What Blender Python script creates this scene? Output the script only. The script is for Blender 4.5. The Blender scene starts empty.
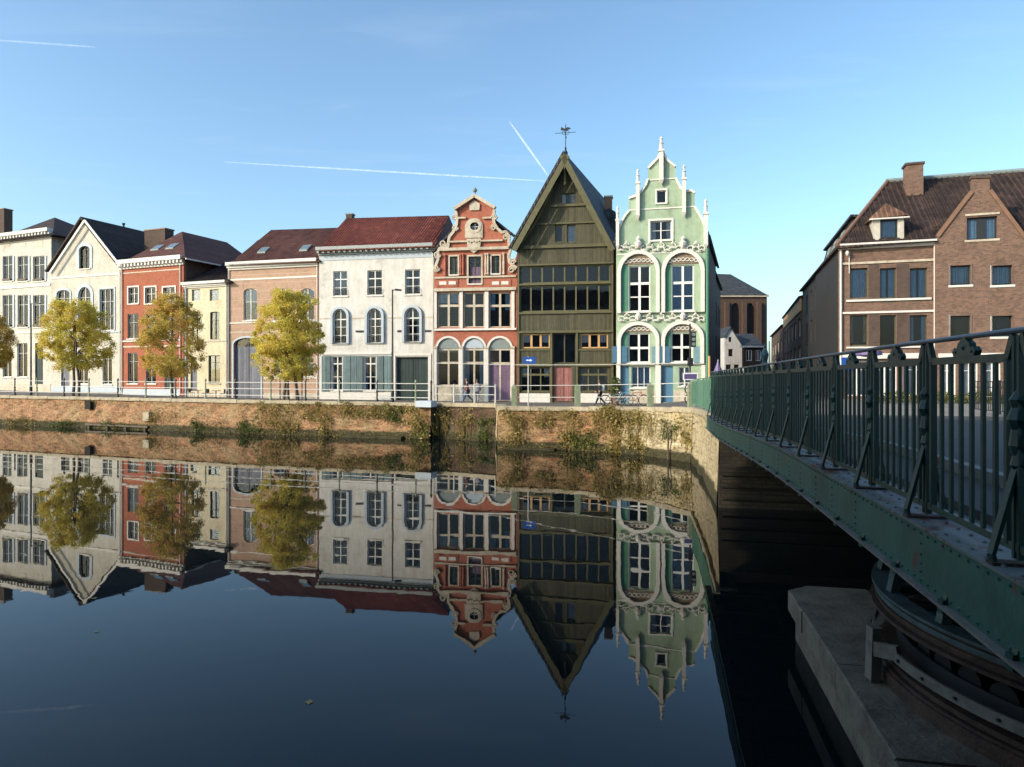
import bpy, bmesh, math, random
from math import sin, cos, pi, radians as R
from mathutils import Vector, Matrix
from mathutils.geometry import tessellate_polygon
random.seed(7)
S = bpy.context.scene
COL = S.collection
F = 683.0; CX = 512.0; HY = 376.0; CH = 4.3      # focal length in px, picture centre, horizon row, eye height

# ------------------------------------------------------------------ materials
def newmat(name):
    m = bpy.data.materials.new(name); m.use_nodes = True
    nt = m.node_tree; b = nt.nodes['Principled BSDF']
    return m, nt, b
def N(nt, t, **k):
    n = nt.nodes.new(t)
    for a, v in k.items():
        if a in n.inputs: n.inputs[a].default_value = v
        else: setattr(n, a, v)
    return n
def L(nt, a, b): nt.links.new(a, b)
def ramp(nt, fac, stops):
    r = nt.nodes.new('ShaderNodeValToRGB'); e = r.color_ramp.elements
    while len(e) > 1: e.remove(e[-1])
    e[0].position = stops[0][0]; e[0].color = (*stops[0][1], 1)
    for p, c in stops[1:]:
        q = e.new(p); q.color = (*c, 1)
    L(nt, fac, r.inputs[0]); return r
def wallvec(nt):
    tc = N(nt, 'ShaderNodeTexCoord'); sp = N(nt, 'ShaderNodeSeparateXYZ'); L(nt, tc.outputs['Object'], sp.inputs[0])
    ad = N(nt, 'ShaderNodeMath', operation='ADD'); L(nt, sp.outputs[0], ad.inputs[0]); L(nt, sp.outputs[1], ad.inputs[1])
    cb = N(nt, 'ShaderNodeCombineXYZ'); L(nt, ad.outputs[0], cb.inputs[0]); L(nt, sp.outputs[2], cb.inputs[1])
    return tc, cb, sp
def mul(c, k): return tuple(min(1, x*k) for x in c)
def mixc(nt, fac, a, b, bt='MIX'):
    m = N(nt, 'ShaderNodeMix', data_type='RGBA', blend_type=bt)
    if isinstance(fac, (int, float)): m.inputs[0].default_value = fac
    else: L(nt, fac, m.inputs[0])
    for i, c in ((6, a), (7, b)):
        if isinstance(c, tuple): m.inputs[i].default_value = (*c, 1)
        else: L(nt, c, m.inputs[i])
    return m.outputs[2]
def bump(nt, b, h, s=.3, d=.02):
    n = N(nt, 'ShaderNodeBump', Strength=s, Distance=d); L(nt, h, n.inputs['Height']); L(nt, n.outputs[0], b.inputs['Normal'])
def plain(name, c, rough=.6, var=.18, scale=3.0, metal=0, bmp=.15, streak=False, spec=.4):
    m, nt, b = newmat(name); tc, wv, sp = wallvec(nt)
    n = N(nt, 'ShaderNodeTexNoise', Scale=scale, Detail=6.0, Roughness=.65); L(nt, tc.outputs['Object'], n.inputs['Vector'])
    r = ramp(nt, n.outputs[0], [(.3, mul(c, 1-var)), (.55, c), (.75, mul(c, 1+var*.6))])
    out = r.outputs[0]
    if streak:
        mp = N(nt, 'ShaderNodeMapping'); mp.inputs['Scale'].default_value = (1.3, .3, 1); L(nt, wv.outputs[0], mp.inputs[0])
        s = N(nt, 'ShaderNodeTexNoise', Scale=1.6, Detail=5.0, Roughness=.7); L(nt, mp.outputs[0], s.inputs['Vector'])
        rr = ramp(nt, s.outputs[0], [(.3, (.74, .71, .66)), (.62, (1, 1, 1))])
        out = mixc(nt, .75, out, rr.outputs[0], 'MULTIPLY')
    if streak:
        q = N(nt, 'ShaderNodeTexNoise', Scale=.45, Detail=9.0, Roughness=.75); L(nt, tc.outputs['Object'], q.inputs['Vector'])
        qr = ramp(nt, q.outputs[0], [(.36, (.62, .59, .53)), (.45, (.88, .87, .84)), (.6, (1, 1, 1))]); out = mixc(nt, .8, out, qr.outputs[0], 'MULTIPLY')
    L(nt, out, b.inputs['Base Color']); b.inputs['Roughness'].default_value = rough; b.inputs['Metallic'].default_value = metal
    b.inputs['Specular IOR Level'].default_value = spec
    n2 = N(nt, 'ShaderNodeTexNoise', Scale=scale*9, Detail=4.0); L(nt, tc.outputs['Object'], n2.inputs['Vector'])
    bump(nt, b, n2.outputs[0], bmp, .02)
    return m
def brick(name, c1, c2, mortar, scale=1.0, stain=.6, bands=None):
    m, nt, b = newmat(name); tc, wv, sp = wallvec(nt)
    t = N(nt, 'ShaderNodeTexBrick', Scale=1.0); L(nt, wv.outputs[0], t.inputs['Vector'])
    t.inputs['Color1'].default_value = (*c1, 1); t.inputs['Color2'].default_value = (*c2, 1); t.inputs['Mortar'].default_value = (*mortar, 1)
    t.inputs['Mortar Size'].default_value = .012*scale; t.inputs['Brick Width'].default_value = .23*scale; t.inputs['Row Height'].default_value = .078*scale
    t.inputs['Bias'].default_value = -.1
    n = N(nt, 'ShaderNodeTexNoise', Scale=.9, Detail=8.0, Roughness=.7); L(nt, tc.outputs['Object'], n.inputs['Vector'])
    r = ramp(nt, n.outputs[0], [(.32, (.55, .55, .55)), (.5, (.95, .95, .95)), (.7, (1.0, 1.0, 1.0))])
    out = mixc(nt, stain, t.outputs[0], r.outputs[0], 'MULTIPLY')
    n3 = N(nt, 'ShaderNodeTexNoise', Scale=4.5, Detail=5.0, Roughness=.7); L(nt, tc.outputs['Object'], n3.inputs['Vector'])
    r3 = ramp(nt, n3.outputs[0], [(.35, (.62, .60, .60)), (.5, (1, 1, 1)), (.68, (1.0, .93, .85))])
    out = mixc(nt, .7, out, r3.outputs[0], 'MULTIPLY')
    if bands:
        w = N(nt, 'ShaderNodeMath', operation='FRACT'); d = N(nt, 'ShaderNodeMath', operation='DIVIDE'); d.inputs[1].default_value = bands[0]
        L(nt, sp.outputs[2], d.inputs[0]); L(nt, d.outputs[0], w.inputs[0])
        g = N(nt, 'ShaderNodeMath', operation='LESS_THAN'); g.inputs[1].default_value = bands[1]; L(nt, w.outputs[0], g.inputs[0])
        out = mixc(nt, g.outputs[0], out, bands[2])
    L(nt, out, b.inputs['Base Color']); b.inputs['Roughness'].default_value = .85; b.inputs['Specular IOR Level'].default_value = .25
    bump(nt, b, t.outputs['Fac'], -.4, .01)
    return m
def tiles(name, c, lite=None, px=.28, pz=.3):
    m, nt, b = newmat(name); tc, wv, sp = wallvec(nt)
    def tri(o, p):
        d = N(nt, 'ShaderNodeMath', operation='DIVIDE'); d.inputs[1].default_value = p; L(nt, o, d.inputs[0])
        f = N(nt, 'ShaderNodeMath', operation='FRACT'); L(nt, d.outputs[0], f.inputs[0]); return f.outputs[0]
    fx = tri(sp.outputs[0], px); fz = tri(sp.outputs[2], pz)
    rib = ramp(nt, fx, [(0, (0, 0, 0)), (.25, (1, 1, 1)), (.55, (.6, .6, .6)), (.9, (0, 0, 0))])
    row = ramp(nt, fz, [(0, (0, 0, 0)), (.15, (1, 1, 1)), (1, (.55, .55, .55))])
    h = mixc(nt, .5, rib.outputs[0], row.outputs[0])
    n = N(nt, 'ShaderNodeTexNoise', Scale=1.3, Detail=8.0, Roughness=.75); L(nt, tc.outputs['Object'], n.inputs['Vector'])
    r = ramp(nt, n.outputs[0], [(.3, mul(c, .5)), (.5, c), (.72, mul(lite or c, 1.25))])
    vo = N(nt, 'ShaderNodeTexWhiteNoise', noise_dimensions='3D')
    sn = N(nt, 'ShaderNodeVectorMath', operation='SNAP'); sn.inputs[1].default_value = (px, px*30, pz); L(nt, tc.outputs['Object'], sn.inputs[0]); L(nt, sn.outputs[0], vo.inputs['Vector'])
    rv = ramp(nt, vo.outputs['Value'], [(0, (.62, .62, .62)), (1, (1.0, 1.0, 1.0))])
    out = mixc(nt, .8, r.outputs[0], rv.outputs[0], 'MULTIPLY')
    L(nt, out, b.inputs['Base Color']); b.inputs['Roughness'].default_value = .7; b.inputs['Specular IOR Level'].default_value = .3
    bump(nt, b, h, 1.0, .09)
    return m
def boards(name, c, w=.2):
    m, nt, b = newmat(name); tc, wv, sp = wallvec(nt)
    d = N(nt, 'ShaderNodeMath', operation='DIVIDE'); d.inputs[1].default_value = w; L(nt, sp.outputs[0], d.inputs[0])
    f = N(nt, 'ShaderNodeMath', operation='FRACT'); L(nt, d.outputs[0], f.inputs[0])
    fl = N(nt, 'ShaderNodeMath', operation='FLOOR'); L(nt, d.outputs[0], fl.inputs[0])
    wn = N(nt, 'ShaderNodeTexWhiteNoise', noise_dimensions='1D'); L(nt, fl.outputs[0], wn.inputs['W'])
    rv = ramp(nt, wn.outputs['Value'], [(0, mul(c, .7)), (1, mul(c, 1.25))])
    g = ramp(nt, f.outputs[0], [(0, (.25, .25, .25)), (.1, (1, 1, 1)), (.9, (1, 1, 1)), (1, (.25, .25, .25))])
    n = N(nt, 'ShaderNodeTexNoise', Scale=2.0, Detail=8.0, Roughness=.7); L(nt, tc.outputs['Object'], n.inputs['Vector'])
    rn = ramp(nt, n.outputs[0], [(.35, (.7, .7, .7)), (.6, (1, 1, 1))])
    o = mixc(nt, 1.0, rv.outputs[0], rn.outputs[0], 'MULTIPLY')
    L(nt, o, b.inputs['Base Color']); b.inputs['Roughness'].default_value = .7
    bump(nt, b, g.outputs[0], .8, .04)
    return m
def glassmat(name, tint=(.72, .76, .80)):
    m, nt, b = newmat(name); nt.nodes.remove(b)
    out = [n for n in nt.nodes if n.type == 'OUTPUT_MATERIAL'][0]
    tr = N(nt, 'ShaderNodeBsdfTransparent'); tr.inputs[0].default_value = (*tint, 1)
    gl = N(nt, 'ShaderNodeBsdfGlossy', Roughness=.03)
    fr = N(nt, 'ShaderNodeFresnel', IOR=1.36)
    tc = N(nt, 'ShaderNodeTexCoord'); n = N(nt, 'ShaderNodeTexNoise', Scale=1.2, Detail=2.0); L(nt, tc.outputs['Object'], n.inputs['Vector'])
    bp = N(nt, 'ShaderNodeBump', Strength=.08, Distance=.03); L(nt, n.outputs[0], bp.inputs['Height']); L(nt, bp.outputs[0], gl.inputs['Normal'])
    mx = N(nt, 'ShaderNodeMixShader'); L(nt, fr.outputs[0], mx.inputs[0]); L(nt, tr.outputs[0], mx.inputs[1]); L(nt, gl.outputs[0], mx.inputs[2])
    L(nt, mx.outputs[0], out.inputs[0]); return m
def leafmat(name, stops, scale=.5):
    m, nt, b = newmat(name)
    tc = N(nt, 'ShaderNodeTexCoord'); n = N(nt, 'ShaderNodeTexNoise', Scale=scale, Detail=3.0, Roughness=.6); L(nt, tc.outputs['Object'], n.inputs['Vector'])
    ge = N(nt, 'ShaderNodeNewGeometry')
    ad = N(nt, 'ShaderNodeMath', operation='MULTIPLY_ADD'); L(nt, ge.outputs['Random Per Island'], ad.inputs[0]); ad.inputs[1].default_value = .45; L(nt, n.outputs[0], ad.inputs[2])
    sb = N(nt, 'ShaderNodeMath', operation='SUBTRACT'); L(nt, ad.outputs[0], sb.inputs[0]); sb.inputs[1].default_value = .2
    r = ramp(nt, sb.outputs[0], stops)
    L(nt, r.outputs[0], b.inputs['Base Color']); b.inputs['Roughness'].default_value = .55
    tl = N(nt, 'ShaderNodeBsdfTranslucent'); L(nt, r.outputs[0], tl.inputs[0])
    mx = N(nt, 'ShaderNodeMixShader'); mx.inputs[0].default_value = .42
    out = [q for q in nt.nodes if q.type == 'OUTPUT_MATERIAL'][0]
    L(nt, b.outputs[0], mx.inputs[1]); L(nt, tl.outputs[0], mx.inputs[2]); L(nt, mx.outputs[0], out.inputs[0])
    return m

M = dict(
 cream=plain('cream_stucco', (.55, .53, .48), streak=True), warm=plain('warm_stucco', (.53, .51, .45), streak=True),
 white=plain('white_stucco', (.62, .615, .60), streak=True, var=.06), yellow=plain('yellow_stucco', (.60, .54, .38), streak=True),
 trim=plain('white_trim', (.62, .60, .56), var=.1), paint=plain('white_window_paint', (.68, .68, .66), rough=.4, var=.05),
 stone=plain('sandstone', (.55, .49, .40), var=.25, scale=5, streak=True), bluetrim=plain('grey_blue_trim', (.40, .46, .52), var=.1),
 greycorn=plain('grey_cornice', (.30, .33, .33), var=.15),
 redbrick=brick('orange_red_brick', (.38, .095, .05), (.28, .065, .035), (.34, .17, .11)),
 barred=brick('scarlet_brick', (.42, .115, .07), (.32, .08, .05), (.38, .19, .13)),
 pinkbrick=brick('pale_pink_brick', (.44, .27, .19), (.35, .21, .15), (.46, .36, .28), bands=(.9, .07, (.47, .33, .25))),
 brown=brick('brown_red_brick', (.215, .12, .08), (.11, .064, .048), (.17, .135, .115)),
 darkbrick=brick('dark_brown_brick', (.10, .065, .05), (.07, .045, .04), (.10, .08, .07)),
 churchbrick=brick('shade_dark_church_brick', (.085, .05, .038), (.06, .038, .03), (.08, .06, .05)),  # church brick darkened: the shade at the street end is in its colour
 quaybrick=None,
 tile_red=tiles('red_pantiles', (.135, .030, .018), (.20, .055, .03)), tile_brown=tiles('brown_pantiles', (.09, .035, .028), (.12, .045, .03)),
 tile_dark=tiles('dark_roof_tiles', (.040, .027, .024), (.055, .035, .03)), tile_pan=tiles('weathered_pantiles', (.040, .026, .022), (.085, .052, .038), px=.33, pz=.36), dormertile=tiles('orange_dormer_tiles', (.17, .09, .055), (.22, .13, .08)),
 slate=tiles('grey_slate', (.05, .055, .062), (.07, .08, .085), px=.3, pz=.2),
 olive=boards('olive_boards', (.066, .062, .032)), olivetrim=plain('olive_timber', (.098, .092, .044), var=.3), oliveD=plain('dark_olive_timber', (.07, .07, .035), var=.2),
 green=plain('pale_green_paint', (.33, .44, .32), var=.10, streak=True), greenD=plain('teal_green_paint', (.06, .20, .13), var=.15),
 blue=plain('blue_door_paint', (.08, .18, .28), var=.12, rough=.4), teal=boards('teal_shutters', (.11, .17, .18), .45), tealD=boards('dark_teal_door', (.012, .035, .035), .35),
 purple=boards('purple_door', (.14, .09, .16), .3), pinkdoor=boards('faded_pink_door', (.33, .13, .12), .35), greydoor=boards('grey_blue_door', (.15, .16, .20), .35),
 inside=plain('dark_interior', (.018, .018, .02), rough=.9, bmp=0), curtain=plain('pale_curtain', (.55, .56, .58), rough=.9), warmcurtain=plain('beige_curtain', (.42, .36, .27), rough=.9), bluecurtain=plain('blue_blind', (.28, .42, .55), rough=.8),
 glass=glassmat('window_glass'), lead=plain('lead_flashing', (.20, .24, .24)), darkmetal=plain('black_iron', (.02, .022, .025), rough=.45, bmp=.05),
 pipe=plain('zinc_pipe', (.55, .53, .50), var=.1), bark=plain('bark', (.10, .075, .05), var=.35, scale=9, bmp=.6),
 rail=plain('galvanised_rail', (.50, .50, .48), rough=.45, var=.1), cobble=None, asphalt=plain('asphalt', (.055, .055, .055), rough=.9, scale=1.2, bmp=.4),
 coping=plain('coping_stone', (.36, .31, .22), var=.35, scale=2.5, bmp=.5), bollard=plain('mossy_post', (.22, .26, .17), var=.4, scale=6),
 skin=plain('skin', (.50, .30, .22), rough=.5), cloth1=plain('maroon_cloth', (.12, .03, .04), rough=.9), cloth2=plain('navy_cloth', (.02, .025, .05), rough=.9), cloth3=plain('black_cloth', (.02, .02, .022), rough=.9),
 denim=plain('denim', (.06, .09, .16), rough=.9), grey=plain('grey_cloth', (.30, .30, .32), rough=.9), whitec=plain('white_cloth', (.7, .7, .7), rough=.8),
 rubber=plain('rubber', (.015, .015, .015), rough=.8), orange=plain('orange_paint', (.36, .13, .06), rough=.4), cyan=plain('light_blue_paint', (.16, .27, .32), rough=.4),
 signblue=plain('sign_blue', (.02, .09, .38), rough=.4, var=.05), signwhite=plain('sign_white', (.8, .8, .8), rough=.4, var=.03), violet=plain('sign_violet', (.11, .08, .20), rough=.4),
 tymp=plain('brown_tympanum', (.20, .15, .10), var=.3), ochre=plain('ochre_plaster', (.50, .30, .13), var=.2), verdigris=plain('verdigris', (.10, .20, .22), var=.3),
 slategrey=plain('shade_dark_slate_grey', (.026, .024, .026), var=.3, streak=True), copper=plain('terracotta', (.20, .11, .07), var=.3),  # slate grey kept very dark to stand in for shade on the street side
)

# ------------------------------------------------------------------ mesh helpers
class MB:
    def __init__(s): s.v = []; s.f = []
    def add(s, vs, fs):
        o = len(s.v); s.v += [tuple(v) for v in vs]; s.f += [tuple(i+o for i in f) for f in fs]; return s
    def box(s, x0, x1, y0, y1, z0, z1):
        return s.add([(x, y, z) for z in (z0, z1) for y in (y0, y1) for x in (x0, x1)],
            [(0, 2, 3, 1), (4, 5, 7, 6), (0, 1, 5, 4), (2, 6, 7, 3), (0, 4, 6, 2), (1, 3, 7, 5)])
    def poly(s, outer, holes=(), y0=0., y1=.3):
        loops = [outer] + list(holes)
        tris = tessellate_polygon([[Vector((a, b, 0)) for a, b in l] for l in loops])
        flat = [p for l in loops for p in l]; n = len(flat)
        vs = [(a, y0, b) for a, b in flat] + [(a, y1, b) for a, b in flat]
        fs = [t for t in tris] + [tuple(i+n for i in reversed(t)) for t in tris]
        o = 0
        for l in loops:
            k = len(l)
            for i in range(k): j = (i+1) % k; fs.append((o+i, o+j, n+o+j, n+o+i))
            o += k
        return s.add(vs, fs)
    def quad(s, a, b, c, d): return s.add([a, b, c, d], [(0, 1, 2, 3)])
    def bar(s, a, b, w, h=None, up=(0, 0, 1)):
        h = h or w; a = Vector(a); b = Vector(b); d = (b-a).normalized(); u = Vector(up)
        if abs(d.dot(u)) > .98: u = Vector((0, 1, 0))
        r = d.cross(u).normalized()*(w/2); t = r.cross(d).normalized()*(h/2)
        return s.add([a-r-t, a+r-t, a+r+t, a-r+t, b-r-t, b+r-t, b+r+t, b-r+t], [(0, 1, 2, 3), (7, 6, 5, 4), (0, 4, 5, 1), (1, 5, 6, 2), (2, 6, 7, 3), (3, 7, 4, 0)])
    def tube(s, pts, r, n=8, closed=False):
        pts = [Vector(p) for p in pts]; rs = r if isinstance(r, (list, tuple)) else [r]*len(pts); rings = []; vs = []; fs = []
        k = len(pts)
        for i, p in enumerate(pts):
            if closed: d = pts[(i+1) % k]-pts[i-1]
            else: d = pts[min(i+1, k-1)]-pts[max(i-1, 0)]
            d.normalize(); u = Vector((0, 0, 1)) if abs(d.z) < .9 else Vector((0, 1, 0)); a = d.cross(u).normalized(); b = a.cross(d)
            for j in range(n): t = 2*pi*j/n; vs.append(p+a*cos(t)*rs[i]+b*sin(t)*rs[i])
        for i in range(k if closed else k-1):
            for j in range(n):
                q = (i+1) % k
                fs.append((i*n+j, i*n+(j+1) % n, q*n+(j+1) % n, q*n+j))
        if not closed: fs += [tuple(range(n))[::-1], tuple((k-1)*n+j for j in range(n))]
        return s.add(vs, fs)
    def lathe(s, prof, c=(0, 0, 0), n=12):
        vs = []; fs = []
        for r, z in prof:
            for j in range(n): t = 2*pi*j/n; vs.append((c[0]+r*cos(t), c[1]+r*sin(t), c[2]+z))
        for i in range(len(prof)-1):
            for j in range(n): fs.append((i*n+j, i*n+(j+1) % n, (i+1)*n+(j+1) % n, (i+1)*n+j))
        fs += [tuple(range(n))[::-1], tuple((len(prof)-1)*n+j for j in range(n))]
        return s.add(vs, fs)
    def hull(s, pts):
        bm = bmesh.new(); vs = [bm.verts.new(p) for p in pts]
        bmesh.ops.convex_hull(bm, input=vs); bm.verts.index_update()
        used = [v for v in bm.verts if v.link_faces]; ix = {v: i for i, v in enumerate(used)}
        s.add([v.co[:] for v in used], [tuple(ix[v] for v in f.verts) for f in bm.faces]); bm.free(); return s
    def build(s, name, mat, parent=None, smooth=False):
        me = bpy.data.meshes.new(name); me.from_pydata(s.v, [], s.f); me.validate()
        bm = bmesh.new(); bm.from_mesh(me); bmesh.ops.recalc_face_normals(bm, faces=bm.faces); bm.to_mesh(me); bm.free()
        o = bpy.data.objects.new(name, me); me.materials.append(mat); COL.objects.link(o)
        if parent is not None: o.parent = parent
        if smooth:
            for p in me.polygons: p.use_smooth = True
        return o
def tag(o, label=None, cat=None, group=None, kind=None):
    if label: o['label'] = label
    if cat: o['category'] = cat
    if group: o['group'] = group
    if kind: o['kind'] = kind
    return o
def empty(name, loc, rz=0, label=None, cat=None, group=None):
    o = bpy.data.objects.new(name, None); COL.objects.link(o); o.location = loc; o.rotation_euler.z = rz; o.empty_display_size = .3
    return tag(o, label, cat, group)
def arch(u0, u1, z0, z1, rise, n=14):
    if rise <= 0: return [(u0, z0), (u1, z0), (u1, z1), (u0, z1)]
    c = (u0+u1)/2; a = (u1-u0)/2; zs = z1-rise
    return [(u0, z0), (u1, z0)] + [(c+a*cos(pi*i/n), zs+rise*sin(pi*i/n)) for i in range(n+1)]
def W(px, py, D): return Vector(((px-CX)/F*D, D, CH+(HY-py)*D/F))
def ringpoly(mb, o, i, y0, y1):   # ring between outer and inner loops
    mb.poly(o, [i], y0, y1)

def roofribs(mb, EL, ER, RL, RR, step, r=.05):
    # raised tile rolls running from eaves to ridge over the front slope
    u = EL[0]+.12
    while u < ER[0]-.05:
        t = (u-EL[0])/(ER[0]-EL[0]); a = Vector((u, EL[1]+(ER[1]-EL[1])*t, EL[2]+(ER[2]-EL[2])*t)); k = 1.0
        if u < RL[0]: k = (u-EL[0])/(RL[0]-EL[0])
        elif u > RR[0]: k = (ER[0]-u)/(ER[0]-RR[0])
        if k > .06:
            a += Vector((0, RL[1]-EL[1], RL[2]-EL[2]))*.035
            up = Vector((0, RL[1]-EL[1], RL[2]-EL[2]))*(k-.035); tp = a+up
            if RL[0] <= u <= RR[0]: tp.z = RL[2]+(RR[2]-RL[2])*(u-RL[0])/max(.01, RR[0]-RL[0])
            mb.tube([a, tp], r, 5)
        u += step
WR = random.Random(77)
class House:
    def __init__(s, name, label, cat, xa, Da, xb, Db, base_py, skew=0., skewL=None, group=None):
        a = W(xa, HY, Da); b = W(xb, HY, Db); s.a = Vector((a.x, a.y)); b = Vector((b.x, b.y)); s.d = (b-s.a).normalized(); s.len = (b-s.a).length
        s.inw = Vector((-s.d.y, s.d.x)); s.mid = (s.a+b)/2; s.xa, s.xb = xa, xb
        s.zb = CH+(HY-base_py)*s.mid.y/F
        s.root = empty(name, (s.mid.x, s.mid.y, s.zb), math.atan2(s.d.y, s.d.x), label, cat, group)
        s.holes = []; s.h = s.len/2; s.skew = skew; s.skewL = skew if skewL is None else skewL
    def pt(s, px, py, back=0.):          # local point where the sight line meets the plane `back` metres behind the facade
        A = s.a+s.inw*back; k = (px-CX)/F
        u = (k*A.y-A.x)/(s.d.x-k*s.d.y); Y = A.y+u*s.d.y
        return (u-s.h, back, CH+(HY-py)*Y/F-s.zb)
    def u(s, px, back=0.): return s.pt(px, HY, back)[0]
    def z(s, py, px=None, back=0.): return s.pt((s.xa+s.xb)/2 if px is None else px, py, back)[2]
    def rect(s, x0, x1, yt, yb, back=0):
        m = (x0+x1)/2; return s.u(x0, back), s.u(x1, back), s.z(yb, m, back), s.z(yt, m, back)
    def win(s, x0, x1, yt, yb, cols=2, rows=(), rise=0, fr=.07, frame='paint', sill=.1, sillm='trim', surround=0, sdep=.07, surm='trim', curt=None, mull=None, kind='window', deep=.14, door=None, hole=True, label=None, splits=None, ornament=False):
        u0, u1, z0, z1 = s.rect(x0, x1, yt, yb)
        rs = 0 if not rise else (abs(rise) if rise > 0 else (u1-u0)/2)
        if rise < 0: rs = (u1-u0)/2*(-rise)
        out = arch(u0, u1, z0, z1, rs); s.holes.append(out)
        inn = arch(u0+fr, u1-fr, z0+fr, z1-fr, max(rs-fr*.5, 0) if rs else 0)
        mb = MB(); mb.poly(out, [inn], deep, deep+.08)
        m = mull or fr*.75
        def ztop(u):
            if not rs: return z1-fr
            c = (u0+u1)/2; a = (u1-u0)/2
            return z1-rs+rs*math.sqrt(max(0, 1-((u-c)/a)**2))-fr*.6
        cs = splits or [(i+1)/cols for i in range(cols-1)]
        for c in cs:
            uu = u0+(u1-u0)*c; w = m*(1.5 if cols in (2,) else 1); mb.box(uu-w/2, uu+w/2, deep-.015, deep+.075, z0+fr*.9, ztop(uu))
        for q in rows:
            big = abs(q) > 1; qq = abs(q) % 1 if big else q
            zz = z1-(z1-z0)*qq; h = m*(1.6 if big else .7); mb.box(u0+fr*.9, u1-fr*.9, deep-.008, deep+.07, zz-h/2, zz+h/2)
        w = mb.build(kind, M[frame], s.root)
        if label: w['label'] = label
        zg0 = z0+fr*.5
        if curt is None and not door and frame != 'darkmetal' and WR.random() < .6: curt = (WR.choice(['curtain', 'curtain', 'bluecurtain', 'warmcurtain']),)+WR.choice([(.22, 1), (.3, 1), (1, .3), (1, .5), (.18, .9), (1, 1)])
        if door:
            zd = z0+(z1-z0)*door[0]
            MB().box(u0+fr*.5, u1-fr*.5, deep+.02, deep+.06, z0+.02, zd).build('door', M[door[1]], s.root); zg0 = zd
        if zg0 < z1-.2:
            pm = MB().poly(arch(u0+fr*.5, u1-fr*.5, zg0, z1-fr*.5, max(rs-fr*.3, 0) if rs else 0), (), deep+.035, deep+.045); ka, kb = WR.uniform(-.012, .012), WR.uniform(-.012, .012)
            pm.v = [(x, y+ka*(x-u0)+kb*(z-z0)*.7, z) for x, y, z in pm.v]; pm.build('pane', M['glass'], w)
        if curt:
            mb = MB(); n = 10
            for sd in ((0, curt[1]), (1-curt[1], 1)) if curt[1] < 1 else ((0, 1),):
                ua = u0+fr+(u1-u0-2*fr)*sd[0]; ub = u0+fr+(u1-u0-2*fr)*sd[1]; zt = ztop((ua+ub)/2) if rs else z1-fr
                zbm = z1-(z1-z0)*curt[2]; vs = []
                for i in range(n+1):
                    uu = ua+(ub-ua)*i/n; yy = deep+.10+.02*sin(i*2.3); vs += [(uu, yy, max(zbm, z0+.03)), (uu, yy, min(zt, ztop(uu)))]
                mb.add(vs, [(2*i, 2*i+2, 2*i+3, 2*i+1) for i in range(n)])
            mb.build('curtain', M[curt[0]], w)
        if sill:
            MB().box(u0-.12, u1+.12, -sill, deep, z0-.13, z0-.003).build('sill', M[sillm], w)
        if surround:
            t = surround; o = arch(u0-t, u1+t, z0-.002, z1+t, rs+t*.9 if rs else 0)
            MB().poly(o, [arch(u0+.002, u1-.002, z0+.001, z1-.002, rs)], -sdep, -.001).build('surround', M[surm], w)
        return w
    def wall(s, outer, mat, name='facade_wall', y0=0, th=.36):
        s.outer = outer
        MB().poly(outer, s.holes, y0, y0+th).build(name, mat if not isinstance(mat, str) else M[mat], s.root)
        MB().poly(outer, (), y0+th+.003, y0+th+.02).build('interior', M['inside'], s.root)
    def px(s, pts): return [(s.pt(x, y)[0], s.pt(x, y)[2]) for x, y in pts]
    def band(s, name, x0, x1, yt, yb, mat, out=.1, y1=0.0):
        # horizontal trim following the picture at mid column
        u0, u1, z0, z1 = s.rect(x0, x1, yt, yb); return MB().box(u0, u1, -out, y1-.002, z0, z1).build(name, M[mat], s.root)
    def body(s, z1, depth, mat='cream', y0=.385):
        k = s.skew; kl = s.skewL
        pts = []
        for z in (-.8, z1):
            pts += [(-s.h+kl*y0+.01, y0, z), (s.h+k*y0-.01, y0, z), (-s.h+kl*depth, depth, z), (s.h+k*depth, depth, z)]
        MB().hull(pts).build('body_wall', M[mat], s.root)
    def frontroof(s, eL, eR, rL, rR, depth_r, mat, over=.45, ze=None, back=None, rib=.32):
        EL = s.pt(*eL, -over); ER = s.pt(*eR, -over); RL = s.pt(*rL, depth_r); RR = s.pt(*rR, depth_r)
        back = back or 2*depth_r
        pts = [EL, ER, RL, RR, (EL[0], back, EL[2]), (ER[0], back, ER[2])]
        pts += [(p[0], p[1], p[2]-.15) for p in pts if p not in (RL, RR)]
        s.RL, s.RR, s.EL, s.ER = RL, RR, EL, ER
        mb = MB().hull(pts); roofribs(mb, EL, ER, RL, RR, rib); mb.build('roof', M[mat], s.root)
    def gableroof(s, eL, ap, eR, y0, depth, mat, th=.2, name='roof', dz=0):
        a, b, c = s.pt(*eL), s.pt(*ap), s.pt(*eR); k = s.skew; mb = MB()
        for p, q in ((a, b), (c, b)):
            nx = -(q[2]-p[2]); nz = (q[0]-p[0])
            if nz < 0: nx, nz = -nx, -nz
            l = math.hypot(nx, nz); nx, nz = nx/l*th, nz/l*th
            vs = []
            for y in (y0, depth):
                o = k*y; vs += [(p[0]+o, y, p[2]+dz), (q[0]+o, y, q[2]+dz), (q[0]+o, y, q[2]+th*l/abs(q[0]-p[0])+dz), (p[0]+o+nx, y, p[2]+nz+dz)]
            mb.add(vs, [(0, 1, 2, 3), (7, 6, 5, 4), (0, 4, 5, 1), (1, 5, 6, 2), (2, 6, 7, 3), (3, 7, 4, 0)])
        mb.build(name, M[mat], s.root)
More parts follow.
